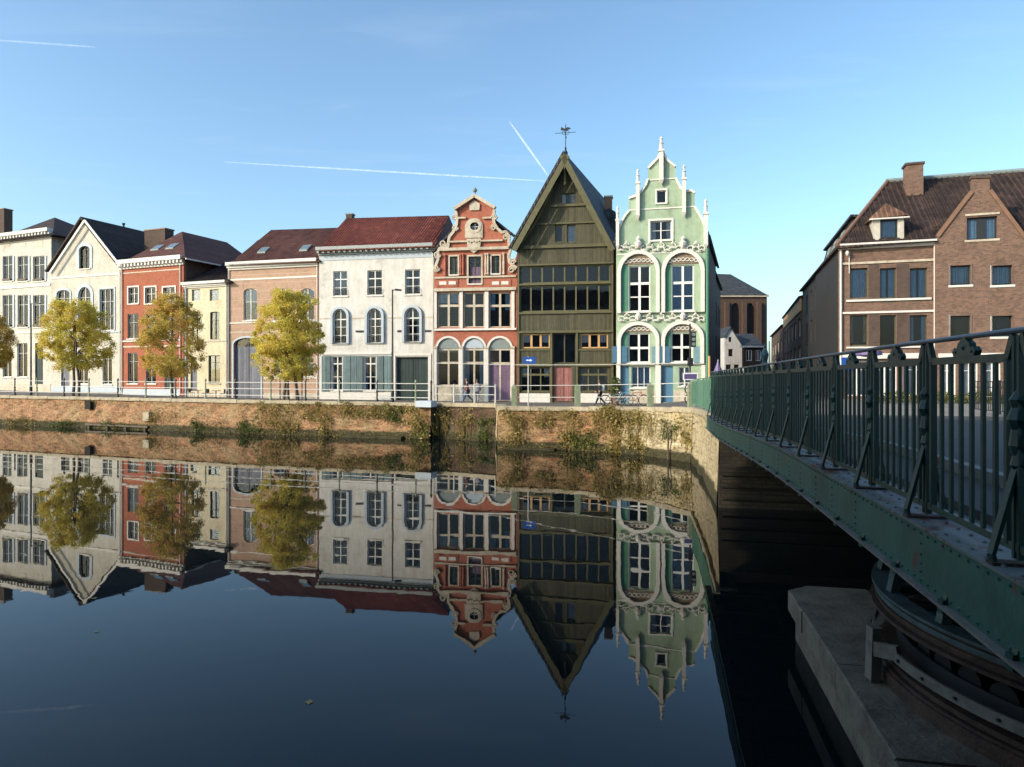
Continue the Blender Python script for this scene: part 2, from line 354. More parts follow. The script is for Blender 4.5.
    def chimney(s, x0, x1, yt, yb, back, mat, dy=.9, cap='copper', pots=False):
        u0, u1, z0, z1 = s.rect(x0, x1, yt, yb, back)
        c = MB().box(u0, u1, back, back+dy, z0-1, z1).build('chimney', M[mat], s.root)
        MB().box(u0-.08, u1+.08, back-.08, back+dy+.08, z1+.002, z1+.15).build('chimney_cap', M[cap], c)
        if pots and u1-u0 > .7:
            mb = MB()
            for i in range(2): mb.lathe([(.13, 0), (.1, .4)], ((u0+(u1-u0)*(.3+.4*i)), back+dy/2, z1+.15), 8)
            mb.build('chimney_pot', M['copper'], c)
    def cornice(s, xl, xr, yt, yb, mat, out=.5, name='cornice', dent=None):
        zt = s.z(yt); zb_ = s.z(yb); u0 = s.u(xl); u1 = s.u(xr); h = zt-zb_
        mb = MB(); mb.box(u0, u1, -out, -.002, zt-h*.45, zt); mb.box(u0+.02, u1-.02, -out*.6, -.004, zt-h*.75, zt-h*.45-.002); mb.box(u0+.04, u1-.04, -out*.3, -.006, zb_, zt-h*.75-.002)
        if dent:
            n = int((u1-u0)/dent)
            for i in range(n): q = u0+.1+i*(u1-u0-.2)/n; mb.box(q, q+dent*.4, -out*.85, -out*.6-.002, zt-h*.8, zt-h*.46)
        return mb.build(name, M[mat], s.root)
    def pipe(s, x, yt, yb, r=.06, mat='pipe'):
        u = s.u(x); return MB().tube([(u, -.12, s.z(yt, x)), (u, -.12, s.z(yb, x))], r).build('downpipe', M[mat], s.root)
def roofwin(h, x0, x1, yt, yb, back, lean=.6, mat='pane'):
    # roof window lying in the tiled slope, raised a little
    a = h.EL; r = h.RL; sl = (r[2]-a[2])/(r[1]-a[1])
    u0 = h.u(x0, back); u1 = h.u(x1, back); y = back; z = a[2]+(y-a[1])*sl
    dy = .9; up = .13
    f = MB().hull([(u, yy, a[2]+(yy-a[1])*sl+q) for u in (u0, u1) for yy in (y, y+dy) for q in (-.05, up)]).build('skylight', M['lead'], h.root)
    MB().hull([(u, yy, a[2]+(yy-a[1])*sl+q) for u in (u0+.07, u1-.07) for yy in (y+.08, y+dy-.08) for q in (up+.004, up+.012)]).build('pane', M['skyglass'], f)
mm, nt, b = newmat('skylight_glass'); b.inputs['Base Color'].default_value = (.12, .16, .2, 1); b.inputs['Roughness'].default_value = .08; M['skyglass'] = mm

# ================================================================== HOUSES ON THE FAR QUAY
# ---- 1 leftmost white house
h = House('white_town_house', 'plain cream-white town house with hipped dark roof at the far left end of the row', 'house', -12, 89.5, 51.3, 84.6, 391)
for (a, b) in ((-27+27-11, -3), (2.6, 12.4), (17.6, 28), (33, 44.5)):
    h.win(a, b, 256, 281, 2, (.35,), curt=('curtain', .36, 1), frame='paint')
    h.win(a, b, 295, 327, 2, (.3,), curt=('curtain', .36, 1), frame='paint')
    for yt, yb in ((256, 281), (295, 327)):
        u0, u1, z0, z1 = h.rect(b+.7, b+2.4, yt, yb); MB().box(u0, u1, -.09, -.01, z0, z1).build('shutter', M['bluetrim'], h.root)
        u0, u1, z0, z1 = h.rect(a+1, b-1, yb-2.2, yb-.4); MB().box(u0, u1, -.2, -.05, z0, z1).build('flower_box', M['bark'], h.root)
for (a, b) in ((-10, -2), (2.6, 11.6), (17.2, 27.4)): h.win(a, b, 343, 377, 2, (.3,), curt=('curtain', .4, 1))
h.win(35, 43, 343, 386, 1, (.3,), frame='darkmetal', door=(.75, 'tealD'), kind='door_frame', sill=0)
h.wall(h.px([(-12, 393), (51.3, 393), (51.3, 236.5), (-12, 244.5)]), 'cream')
h.cornice(-12.5, 52.6, 232.5, 240, 'trim', .7, dent=.6); h.band('string_course', -12, 51, 285.5, 288, 'trim'); h.band('string_course', -12, 51, 332, 333.6, 'trim', .08); h.band('plinth', -12, 51, 384, 392, 'stone', .06)
for x in (4, 20, 37):
    u0, u1, z0, z1 = h.rect(x, x+6, 241, 246.5); MB().box(u0, u1, -.03, -.004, z0, z1).build('attic_panel', M['warm'], h.root)
h.body(h.z(240), 11, 'cream')
EL = h.pt(-13, 244, -.6); ER = h.pt(53.5, 233.5, -.6); pk = h.pt(52, 216.5, 5); z0 = (EL[2]+ER[2])/2+.05
h.EL = (EL[0], -.6, z0); h.RL = h.pt(40, 221, 5)
MB().hull([(EL[0], -.65, z0), (ER[0], -.65, z0), (EL[0], 11, z0), (ER[0], 11, z0), (pk[0]-.2, 5.5, pk[2]), (pk[0]-2, 8, pk[2])]).build('roof', M['tile_dark'], h.root)
h.chimney(-3, 4, 209.5, 238, 8, 'darkbrick', 1.2)

# ---- 2 grey-cream house with front gable
h = House('gabled_house', 'cream house with a steep plain front gable behind the leftmost full tree', 'house', 51.3, 84.2, 121.5, 80.2, 391)
h.win(79.5, 90, 246, 268.5, 2, (.5,), rise=-.5, frame='oliveD', surround=.42, surm='bluetrim')
h.win(57, 70, 290, 317.5, 2, (.3, .65), rise=-.35, frame='paint', surround=.28, surm='bluetrim')
h.win(78.5, 91, 287, 322, 2, (-.0, .3, .65), rise=-1, frame='paint', surround=.42, surm='bluetrim')
h.win(100, 114.2, 289, 330.5, 3, (.3, .65), frame='paint', surround=.2, surm='bluetrim')
h.win(102.6, 112, 348, 384.3, 2, (.3,), frame='paint'); h.win(78, 88, 350, 384, 2, (.3,), frame='paint', curt=('curtain', .5, 1))
h.win(61, 69.5, 352, 389.6, 1, (.25,), frame='greydoor', door=(.7, 'greydoor'), kind='door_frame', sill=0)
g = h.px([(51.3, 393), (121.5, 393), (121.5, 265), (118.8, 263.5), (84.6, 221.5), (51.6, 269), (51.3, 271)])
h.wall(g, 'warm')
h.band('string_course', 51.5, 121.3, 275, 276.8, 'trim', .07); h.band('sill_course', 51.5, 121.3, 332, 333.4, 'bluetrim', .1); h.band('plinth', 51.5, 121.3, 386, 392, 'bluetrim', .07)
h.body(h.z(277), 15, 'warm')
h.gableroof((49.6, 272.5), (84.5, 219.8), (120.3, 265.6), -.55, 16, 'tile_dark')
mb = MB()
a, b, c = h.pt(49.6, 273, -.6), h.pt(84.5, 220.3, -.6), h.pt(120.3, 266, -.6)
for p in (a, c): mb.bar((p[0], -.6, p[2]), (b[0], -.6, b[2]), .08, .28)
mb.build('bargeboard', M['trim'], h.root); h.pipe(120.8, 264, 390)
u, z = h.u(80), h.z(217); MB().lathe([(.14, 0), (.12, 1.2), (.2, 1.3), (.2, 1.45)], (u, 6, h.z(224))).build('flue', M['darkmetal'], h.root)

# ---- 3 orange-red brick house
h = House('red_brick_house', 'orange-red brick house with white dentil cornice beside the cream gabled house', 'house', 121.5, 80.2, 183.6, 76.6, 395)
for a, b in ((128.6, 138.5), (145.3, 156), (163.3, 175.2)): h.win(a, b, 287.2, 303.5, 2, (.4,), frame='paint', curt=('bluecurtain', .25, .9), surround=.16)
for a, b in ((127.6, 138.5), (145.8, 156.5), (164, 175)): h.win(a, b, 313.8, 338.5, 2, (.35,), frame='bluetrim', curt=('bluecurtain', .3, 1))
h.win(127.8, 137.8, 353, 383.5, 2, (.28,), frame='bluetrim', curt=('curtain', .3, 1)); h.win(145.8, 156, 353, 383.5, 2, (.28,), rise=-.9, frame='bluetrim')
h.win(164.5, 174.5, 356, 393, 2, (.25,), frame='paint', door=(.74, 'tealD'), kind='door_frame', sill=0)
h.wall(h.px([(121.5, 396), (183.6, 396), (183.6, 260.5), (121.5, 265.5)]), 'redbrick')
h.cornice(120.6, 184.6, 258.2, 267.3, 'trim', .65, dent=.55); h.band('string_course', 122.5, 180, 270.8, 271.8, 'stone', .04)
h.band('sill_course', 122.5, 180, 340, 341.3, 'trim', .1); h.band('string_course', 122.5, 180, 345.5, 347, 'stone', .05); h.band('plinth', 122.5, 180, 389, 395.5, 'bluetrim', .07)
h.pipe(122.6, 266, 394); h.pipe(180.8, 262, 394)
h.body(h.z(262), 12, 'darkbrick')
EL = h.pt(120.6, 263.6, -.6); ER = h.pt(184.6, 257.4, -.6); z0 = (EL[2]+ER[2])/2
h.EL = (EL[0], -.6, z0+.0); pk = h.pt(182, 231.5, 5.5); h.RL = pk
MB().hull([(EL[0], -.6, z0), (ER[0]+.1, -.6, z0), (EL[0], 13, z0), (ER[0]+.1, 13, z0), (pk[0], 5.5, pk[2]), (pk[0]-8, 5.5, pk[2]-2.4), (pk[0], 12.8, pk[2])]).build('roof', M['tile_brown'], h.root)
roofwin(h, 150, 158, 0, 0, 1.6); roofwin(h, 165, 173, 0, 0, 1.6)
h.chimney(144.5, 165, 230, 246, 5.0, 'darkbrick', 1.3)
u0 = ER[0]+.1; MB().box(u0, u0+.16, -.6, 12, z0-.18, z0-.02).build('gutter', M['trim'], h.root)

# ---- 4 low yellow house
h = House('yellow_house', 'narrow low pale-yellow house with brown windows between the red brick and the pink brick houses', 'house', 183.6, 76.8, 228.3, 74.6, 397)
for a, b in ((191.8, 200.4), (209.7, 218.8)):
    h.win(a, b, 289.3, 300.8, 1, (.2, .4, .6, .8), frame='stone', sill=0, curt=('bluecurtain', 1, 1), kind='attic_window')
h.win(191.6, 200.5, 312, 339.5, 2, (.3,), frame='oliveD', rise=.12); h.win(210, 219.4, 311.6, 339.5, 2, (.3,), frame='oliveD', rise=.12, sillm='stone')
h.win(208.4, 220, 355.4, 383.4, 2, (.25,), frame='oliveD', sillm='stone'); h.win(190.5, 197, 357, 394, 1, (.2,), frame='oliveD', door=(.75, 'greydoor'), kind='door_frame', sill=0)
h.wall(h.px([(183.6, 398), (228.3, 398), (228.3, 284.5), (183.6, 286)]), 'yellow')
h.cornice(184, 227.8, 281.6, 287.3, 'trim', .5); h.pipe(227, 285, 397); h.pipe(186.6, 285, 397, .1, 'bluetrim')
h.band('sill_course', 188, 227, 340.6, 341.8, 'stone', .08); h.band('plinth', 188, 227, 391, 397, 'stone', .06)
h.body(h.z(285), 11, 'yellow')
h.frontroof((183.9, 283), (228.6, 281), (184.5, 263.5), (228, 261), 6, 'tile_dark', .5, back=11)

# ---- 5 pink brick house with carriage door
h = House('pink_brick_house', 'wide pale pink brick house with red-brown roof and a big arched grey carriage door', 'house', 228.3, 74.8, 319.2, 71.8, 400)
for a, b in ((243.6, 257), (274.4, 287.6), (300.8, 314)): h.win(a, b, 288.4, 320.3, 2, (.42,), rise=.35, frame='paint', curt=('bluecurtain', 1, .42), surround=0)
h.win(233.8, 261, 337.8, 400, 2, (.2,), rise=.7, frame='greydoor', door=(.86, 'greydoor'), kind='door_frame', sill=0, surround=.18, surm='bluetrim', deep=.25)
for a, b in ((274, 286), (301.6, 313.6)): h.win(a, b, 356, 376.3, 2, (.35,), rise=.3, frame='bluetrim', curt=('bluecurtain', 1, .7))
h.wall(h.px([(228.3, 402), (319.2, 402), (319.2, 262), (228.3, 266.5)]), 'pinkbrick')
h.cornice(228.6, 318.8, 260.8, 268.3, 'trim', .6); h.band('string_course', 229.4, 318.6, 277.3, 279, 'trim', .05); h.band('sill_course', 229.4, 318.6, 321.6, 322.8, 'trim', .09)
h.band('string_course', 264, 318.6, 377, 378.6, 'trim', .06); h.band('string_course', 229.4, 318.6, 331, 332.2, 'stone', .05); h.band('plinth', 264, 318.6, 393, 401, 'stone', .07); h.pipe(229.3, 265, 399); h.pipe(317.6, 262, 399)
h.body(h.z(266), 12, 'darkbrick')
h.frontroof((228.8, 264), (319.4, 260.6), (271, 230), (345, 227.5), 6, 'tile_brown', .6)
roofwin(h, 257, 265, 0, 0, 1.2); roofwin(h, 299, 307, 0, 0, 1.2)

# ---- 6 white house
h = House('white_plaster_house', 'large white plaster house with red pantile roof, arched windows and a dark garage door', 'house', 319.2, 71.4, 434.2, 69.0, 401)
for a, b, t in ((333.2, 347.3, 271), (367.3, 382.2, 270.2), (405, 420.3, 269.3)):
    h.win(a, b, t, t+25, 2, (-1.33, .66), frame='paint', fr=.09)
    u0, u1, z0, z1 = h.rect(a+.5, b-.5, t+18.6, t+23.4); mb = MB(); mb.box(u0, u1, -.16, -.12, z1-.05, z1); mb.box(u0, u1, -.16, -.12, z0, z0+.05)
    for i in range(9): q = u0+(u1-u0-.03)*i/8; mb.box(q, q+.025, -.155, -.125, z0+.04, z1-.04)
    mb.build('balcony_grille', M['darkmetal'], h.root)
for a, b, t in ((333.4, 347.2, 309), (367.6, 382, 308.4), (404.9, 420, 307.6)):
    h.win(a, b, t, t+34.6, 2, (-1.30, .52, .76), rise=-1, frame='paint', fr=.09, surround=.26, sdep=.24, surm='bluetrim')
    u0, u1, z0, z1 = h.rect(a+.5, b-.5, t+28, t+33); mb = MB(); mb.box(u0, u1, -.16, -.12, z1-.05, z1); mb.box(u0, u1, -.16, -.12, z0, z0+.05)
    for i in range(9): q = u0+(u1-u0-.03)*i/8; mb.box(q, q+.025, -.155, -.125, z0+.04, z1-.04)
    mb.build('balcony_grille', M['darkmetal'], h.root)
for a, b in ((331.6, 342.6), (364, 376.2)):
    h.win(a, b, 356.2, 390.6, 2, (-1.22, .6), frame='paint', fr=.1, curt=('bluecurtain', .2, 1), sillm='trim')
for a, b in ((322, 326), (326.4, 330.8), (343.4, 351), (351.4, 357), (357.4, 363.2), (377, 384), (384.4, 391)):
    u0, u1, z0, z1 = h.rect(a, b, 356, 391.4); s_ = MB().box(u0, u1, -.08-.04*(int(a*7) % 2), -.012, z0, z1).build('shutter', M['teal'], h.root)
h.win(396, 428, 357, 401, 2, (), frame='tealD', door=(.995, 'tealD'), kind='garage_frame', sill=0, deep=.3)
h.wall(h.px([(319.2, 403), (434.2, 403), (434.2, 247), (319.2, 251.5)]), 'white')
h.cornice(318.6, 434.6, 246, 253.5, 'greycorn', .75, dent=.6); h.band('eave_shade_band', 319.6, 434, 254, 259, 'bluetrim', .05); h.band('string_course', 319.6, 332, 317.8, 319, 'stone', .04)  # grey-blue band painted as the shade under the cornice
h.band('string_course', 349.5, 366, 317.4, 318.6, 'stone', .04); h.band('string_course', 384.5, 403.3, 317, 318.2, 'stone', .04); h.band('string_course', 422, 434, 316.6, 317.8, 'stone', .04)
h.band('string_course', 322, 391.5, 352.6, 354.6, 'trim', .12); h.band('door_lintel', 394, 431.5, 353.6, 355.8, 'trim', .1); h.band('door_jamb', 393.6, 395.6, 355.9, 401, 'trim', .08); h.band('door_jamb', 428.6, 431.2, 355.9, 401, 'trim', .08)
h.band('plinth', 320, 393, 392.4, 402, 'trim', .07)
rnd = random.Random(3)
for x0, x1, y0 in ((355.8, 363.4, 330.4), (397.4, 403.8, 330.2), (425, 431.4, 330)):
    mb = MB(); x = x0
    while x < x1:
        w = rnd.uniform(.5, .9); u0, u1, z0, z1 = h.rect(x, x+w, y0, y0+2); mb.box(u0, u1, -.05, -.004, z0, z1); x += w+.35
    mb.build('wall_lettering', M['darkmetal'], h.root)
h.pipe(433.2, 252, 401, .05); h.body(h.z(250), 12, 'white')
h.frontroof((318.4, 249.8), (434.8, 245.2), (346, 218.3), (449, 215.5), 6.5, 'tile_red', .75)
h.chimney(346, 352, 214.5, 222, 7, 'darkbrick', .7, 'lead')

# ---- 7 red baroque gable house
h = House('baroque_gable_house', 'scarlet brick house with curled stone baroque gable and round window beside the white plaster house', 'house', 434.2, 66.2, 517.3, 65.0, 402, skew=.1)
h.win(470.2, 479.6, 222.6, 230.4, 1, (), rise=-.9, frame='stone', fr=.12, sill=0, kind='round_window')
h.holes.pop()
c = h.pt(474.7, 226.5); r_ = (h.u(479.6)-h.u(469.8))/2
circ = lambda r, q=1.0: [(c[0]+r*cos(2*pi*i/20), c[2]+r*q*sin(2*pi*i/20)) for i in range(20)]
for o in list(h.root.children): 
    for k in list(o.children): bpy.data.objects.remove(k)
    bpy.data.objects.remove(o)
h.holes.append(circ(r_, .9))
rw = MB().poly(circ(r_+.22, .95), [circ(r_-.06, .9)], -.16, -.07).build('round_window', M['stone'], h.root)
mb = MB(); mb.box(c[0]-.03, c[0]+.03, .14, .2, c[2]-r_*.9, c[2]+r_*.9); mb.box(c[0]-r_, c[0]+r_, .145, .195, c[2]-.03, c[2]+.03); mb.build('glazing_bar', M['paint'], rw)
MB().poly(circ(r_*1.02, .92), (), .17, .18).build('pane', M['glass'], rw)
h.win(449.9, 457.8, 256.5, 274.4, 2, (.3, .65), frame='oliveD', surround=.14, surm='stone'); h.win(491.6, 499.6, 255.8, 273.4, 2, (.3, .65), frame='oliveD', surround=.14, surm='stone')
h.win(468.6, 481.2, 256.5, 283.5, 2, (.2,), frame='oliveD', door=(.62, 'purple'), surround=.16, surm='stone')
for a, b in ((437.6, 459.3), (463.4, 484.3), (489, 510.8)): h.win(a, b, 292.4, 327.3, 2, (-1.38,), frame='stone', fr=.1, sill=0, mull=.14, curt=('bluecurtain', .25, .5) if a > 480 else None)
for i, (a, b) in enumerate(((437.6, 459), (463.8, 484.2), (489, 510.8))):
    h.win(a, b, 338, 385.6 if i < 2 else 401, 2, (-1.24, -1.52) if i < 2 else (-1.18, -1.40), rise=-.95, frame='stone', fr=.1, mull=.12, sill=.12 if i < 2 else 0, sillm='stone', surround=.2, surm='trim', door=(.60, 'purple') if i == 2 else None, kind='window' if i < 2 else 'door_frame')
    # green tympanum board
    u0, u1, z0, z1 = h.rect(a, b, 338, 385.6); rr = (u1-u0)/2*.95
    MB().poly(arch(u0+.1, u1-.1, z1-rr*1.0, z1-.1, rr-.1), (), .08, .13).build('tympanum', M['lead'] if i != 1 else M['bluetrim'], h.root)
for x0, x1 in ((438, 442), (446, 449)): pass
P = lambda l: h.px(l)
outl = [(434.2, 404), (517.3, 404), (517.3, 252), (513, 266), (509.5, 263), (508.5, 256), (510.5, 250), (509, 246), (508.6, 241), (509.5, 236), (506, 232), (502, 232.6), (498, 229), (494.6, 224), (493.2, 218), (494.4, 212), (493, 208), (475, 196.6), (456.2, 208.5), (456, 213), (457.6, 219), (456.6, 226), (453.5, 232.5), (449.8, 236.5), (448.6, 242), (448.4, 247), (440.6, 247.6), (438, 252), (438.4, 259), (436, 266), (434.2, 270)]
h.wall(P(outl), 'barred', 'gable_wall')
# stone copings that follow the gable outline
def strip(h, pts, w, y0=-.2, y1=.1, n=3):
    mb = MB(); q = [h.pt(*p) for p in pts]
    for a, b in zip(q, q[1:]): mb.bar((a[0], (y0+y1)/2, a[2]), (b[0], (y0+y1)/2, b[2]), w, y1-y0, up=(0, 1, 0))
    for a in q[1:-1]: mb.add([(a[0]+w/2*cos(t), y, a[2]+w/2*sin(t)) for y in (y0+.003, y1-.003) for t in [k*pi/4 for k in range(8)]], [tuple(range(8)), tuple(range(15, 7, -1))]+[(k, (k+1) % 8, 8+(k+1) % 8, 8+k) for k in range(8)])
    return mb
strip(h, [(509.6, 246), (508.8, 241), (509.5, 236.5), (506, 232), (502, 232.6), (498, 229), (494.6, 224), (493.2, 218), (494.4, 210)], .26).build('scroll_coping', M['stone'], h.root)
strip(h, [(440.6, 247.6), (448.4, 247), (448.8, 241.5), (449.8, 236.8), (453.5, 232.5), (456.6, 226), (457.6, 219), (456, 211)], .26).build('scroll_coping', M['stone'], h.root)
strip(h, [(434.6, 270), (436.2, 266), (438.6, 259), (438.2, 252), (440.6, 247.6)], .26).build('scroll_coping', M['stone'], h.root)
strip(h, [(517.0, 268), (513.6, 266), (509.6, 262.5), (508.7, 256), (510.6, 250), (509.4, 246)], .26).build('scroll_coping', M['stone'], h.root)
strip(h, [(454.6, 209.6), (475, 196.4), (495.6, 208.4)], .3, -.42, .12).build('pediment', M['stone'], h.root)
def curl(mb, h, x, y, r0, turns=1.6, sgn=1, th=.09, yy=-.14, a0=0):
    c = h.pt(x, y); pts = []
    for i in range(18):
        t = i/17; a = a0+sgn*turns*2*pi*t; r = r0*(1-.75*t); pts.append((c[0]+r*cos(a), yy, c[2]+r*sin(a)))
    mb.tube(pts, th, 6)
for x, y, sg in ((506.3, 237.5, 1), (443.6, 243.8, -1), (436.6, 268.5, -1), (437.6, 255, -1), (512.6, 262.5, 1), (512, 270, 1), (455.6, 228, -1), (494, 228, 1), (455, 218, 1), (494.6, 217, -1)):
    mb = MB(); curl(mb, h, x, y, .36 if y > 240 else .3, 1.5, sg); mb.build('volute', M['stone'], h.root)
h.band('cornice', 448, 503, 240.6, 242.2, 'stone', .25); h.band('cornice', 458, 466, 217.4, 219, 'stone', .22); h.band('cornice', 483, 491.6, 217.4, 219, 'stone', .22)
h.band('cornice', 441, 509, 247.6, 250.4, 'stone', .3); h.band('cornice', 435, 516, 276.2, 278, 'stone', .14); h.band('cornice', 434.6, 516.6, 288, 291, 'stone', .3); h.band('sill_course', 434.6, 516.6, 328.4, 330.4, 'trim', .22)
# stone frame round the oculus and the cartouche
u0, u1, z0, z1 = h.rect(465.2, 483, 218.4, 238); MB().poly(arch(u0, u1, z0, z1, .8), [circ(r_+.1, .95)], -.12, -.004).build('oculus_frame', M['stone'], h.root)
u0, u1, z0, z1 = h.rect(467, 481.4, 239, 253.4); mb = MB(); mb.poly([(u0, z1), (u1, z1), (u1-.1, z0+.4), ((u0+u1)/2, z0), (u0+.1, z0+.4)], (), -.22, -.006)
for i in range(5): mb.lathe([(.02, -.1), (.11, 0), (.02, .1)], (u0+.2+(u1-u0-.4)*i/4, -.24, z1-.25-.1*(i % 2)), 6)
mb.build('cartouche', M['stone'], h.root)
mb = MB(); u0, u1, z0, z1 = h.rect(470, 479.6, 200.8, 210.5); mb.poly([(u0, z0), (u1, z0), (u1+.05, z0+.6), ((u0+u1)/2, z1), (u0-.05, z0+.6)], (), -.14, -.005); mb.build('carved_crest', M['stone'], h.root)
c = h.pt(475, 196.4); MB().lathe([(.22, 0), (.1, .12), (.08, .4), (.2, .5), (.24, .62), (.16, .78), (.04, .9)], (c[0], -.1, c[2]-.05)).build('finial', M['lead'], h.root)
for x in (461, 463.4, 486, 488.2, 445.5, 504):
    mb = MB(); u = h.u(x); z0, z1 = h.z(275), h.z(254); mb.lathe([(.14, 0), (.14, .12), (.08, .2), (.12, (z1-z0)*.5), (.07, z1-z0-.25), (.14, z1-z0-.1), (.14, z1-z0)], (u, -.13, z0), 8); mb.build('baluster', M['barred'] if int(x) % 2 else M['stone'], h.root)
for x0, x1 in ((437, 458.3), (489.6, 511)):
    u0, u1, z0, z1 = h.rect(x0, x1, 279.6, 286.6); pn = MB().box(u0, u1, -.06, -.004, z0, z1).build('panel', M['barred'], h.root)
    mb = MB()
    for i in range(2): a = u0+.25+(u1-u0-.25)*i/2; mb.box(a, a+(u1-u0)/2-.35, -.1, -.062, z0+.18, z1-.18)
    mb.build('inset', M['trim'], pn)
for x0, x1 in ((459.8, 463), (484.8, 488.6), (511.4, 514.6), (434.5, 437)):
    h.band('pilaster', x0, x1, 291.4, 328.2, 'trim', .12); h.band('pilaster', x0, x1, 349, 401.8, 'trim', .17)
    h.band('capital', x0-.5, x1+.5, 346.4, 348.6, 'stone', .24)
h.band('transom_course', 434.6, 516.4, 361.8, 363.4, 'paint', .1) if False else None
h.band('plinth', 437.2, 484.6, 387, 401.8, 'stone', .08)
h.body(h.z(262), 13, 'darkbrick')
h.gableroof((431, 252), (475, 206), (524, 244.5), .38, 14, 'slate')

# ---- 8 dark olive timber house
h = House('timber_gable_house', 'tall olive-green timber house with steep pointed wooden gable and weather vane', 'house', 517.6, 63.4, 613.6, 61.8, 403, skew=.165)
h.win(561, 575, 193, 203.5, 3, (), frame='olivetrim', sill=0, curt=('curtain', .3, 1))
h.win(555, 562.6, 224.8, 242, 1, (), frame='olivetrim', sill=0); h.win(566.8, 575.6, 224.8, 242, 1, (), frame='olivetrim', sill=0)
h.win(519.6, 610.4, 265.2, 282.8, 8, (), frame='olivetrim', fr=.12, sill=0, mull=.14, curt=('bluecurtain', .0001, .1), label='upper row of eight narrow dark lights')
h.win(519.6, 610.4, 284.8, 311.4, 8, (), frame='olivetrim', fr=.12, sill=0, mull=.14, label='lower row of eight tall dark lights')
h.win(522, 549.8, 333.8, 348.2, 3, (), frame='ochre', fr=.12, mull=.2, sill=0, curt=('curtain', .3, .6)); h.win(580.4, 608, 333.8, 348.2, 3, (), frame='ochre', fr=.12, mull=.2, sill=0, curt=('curtain', .3, .6))
h.win(552.6, 575.8, 333, 363.4, 2, (), frame='oliveD', fr=.1, sill=0, deep=.3)
h.win(520.6, 550.4, 367.4, 391.6, 3, (-1.3,), frame='olivetrim', fr=.1, mull=.12, sill=0, curt=('curtain', .2, .4)); h.win(578.2, 608.6, 367.4, 391.6, 3, (-1.3,), frame='olivetrim', fr=.1, mull=.12, sill=0)
h.win(553.2, 571.6, 366.6, 401, 2, (), frame='pinkdoor', fr=.1, door=(.995, 'pinkdoor'), kind='door_frame', sill=0)
h.wall(h.px([(517.6, 405), (613.6, 405), (613.6, 249), (611, 246), (566.2, 165), (520, 246), (517.6, 249)]), 'olive', 'timber_wall')
for x0, x1, yt, yb, o in ((517.8, 613.4, 263.4, 265, .16), (517.8, 613.4, 282.9, 284.6, .12), (517.8, 613.4, 311.7, 313.6, .16), (517.8, 613.4, 330.6, 332.8, .2), (550.5, 585, 204.4, 206.6, .16), (535, 600, 222.4, 224, .14), (524, 608, 244.8, 247.8, .2), (518, 551, 363.2, 366.4, .2), (577, 613.4, 363.2, 366.4, .2), (518, 551, 349.2, 350.6, .1), (577.6, 613, 349.2, 350.6, .1)):
    h.band('timber_rail', x0, x1, yt, yb, 'olivetrim', o)
for x in (518.6, 551.4, 577, 612.4):
    h.band('corner_post', x-1, x+1, 332.9, 403, 'olivetrim', .14)
for x in (518.6, 612.4): h.band('corner_post', x-.8, x+.8, 265.1, 330.5, 'olivetrim', .13)
h.band('plinth', 519.8, 551.6-1.5, 393.4, 403.8, 'trim', .12); h.band('plinth', 578.4, 611, 393.4, 403.8, 'trim', .12)
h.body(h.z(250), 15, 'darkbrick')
h.gableroof((514.6, 251), (566.3, 159.6), (614.8, 251), -1.15, 17, 'slate', .22)
for (x, y, n) in ((513.9, 251.5, 'l'), (615.6, 251.5, 'r')):
    a = h.pt(x, y); b = h.pt(566.3, 158.2); mb = MB(); mb.bar((a[0], -.82, a[2]+.0), (b[0], -.82, b[2]), .12, .42, up=(0, 1, 0)); 
    mb = MB(); d = Vector((b[0]-a[0], 0, b[2]-a[2])).normalized(); nrm = Vector((-d.z, 0, d.x)) if d.z*d.x < 0 else Vector((d.z, 0, -d.x))
    if nrm.z > 0: nrm = -nrm
    A = Vector((a[0], 0, a[2])); B = Vector((b[0], 0, b[2])); q = [A, B, B+nrm*.5*1.0, A+nrm*.5]
    mb.poly([(v.x, v.z) for v in q], (), -1.3, -1.16); mb.build('bargeboard', M['olivetrim'], h.root)
# curved brace inside the gable, hanging king post
for sgn in (-1, 1):
    pts = []
    c0 = h.pt(566.3, 190)
    for i in range(9):
        t = i/8; x = 566.3+sgn*(8+36*t**.9); y = 176+66*t+sgn*0; pts.append((h.u(x), -.35-.2*(1-t), h.z(y)+.0))
    MB().tube([(p[0]*1.0-sgn*.25*sin(pi*i/8), p[1], p[2]-.35*sin(pi*i/8)) for i, p in enumerate(pts)], .11, 6).build('curved_brace', M['olivetrim'], h.root)
u, z0, z1 = h.u(565.8), h.z(187.5), h.z(160); MB().lathe([(.05, 0), (.14, .15), (.1, .35), (.1, z1-z0)], (u, -.72, z0), 8).build('king_post', M['olivetrim'], h.root)
u, z0 = h.u(566.3), h.z(159.6)
wv = MB(); wv.tube([(u, -.6, z0-.2), (u, -.6, z0+3.0)], .035, 6); wv.lathe([(.12, 0), (.2, .2), (.2, .45), (.06, .7), (.1, .8), (.04, 1)], (u, -.6, z0), 10)
wv.tube([(u-.95, -.6, z0+2.25), (u+.95, -.6, z0+2.25)], .025, 5); wv.tube([(u, -1.4, z0+2.05), (u, .2, z0+2.05)], .025, 5)
wv.poly([(u-.45, z0+2.5), (u+.1, z0+2.42), (u+.5, z0+2.62), (u+.2, z0+2.75), (u-.1, z0+2.62), (u-.4, z0+2.8)], (), -.62, -.58)
for sx in (-1, 1):
    mb2 = [(u+sx*(.15+.18*cos(t)), -.6, z0+2.25+.18*sin(t)) for t in [k*pi/4 for k in range(8)]]; wv.tube(mb2, .02, 4, closed=True)
wv.build('weather_vane', M['darkmetal'], h.root)
h.chimney(604.6, 612, 197, 212, 9, 'copper', .9, 'stone')
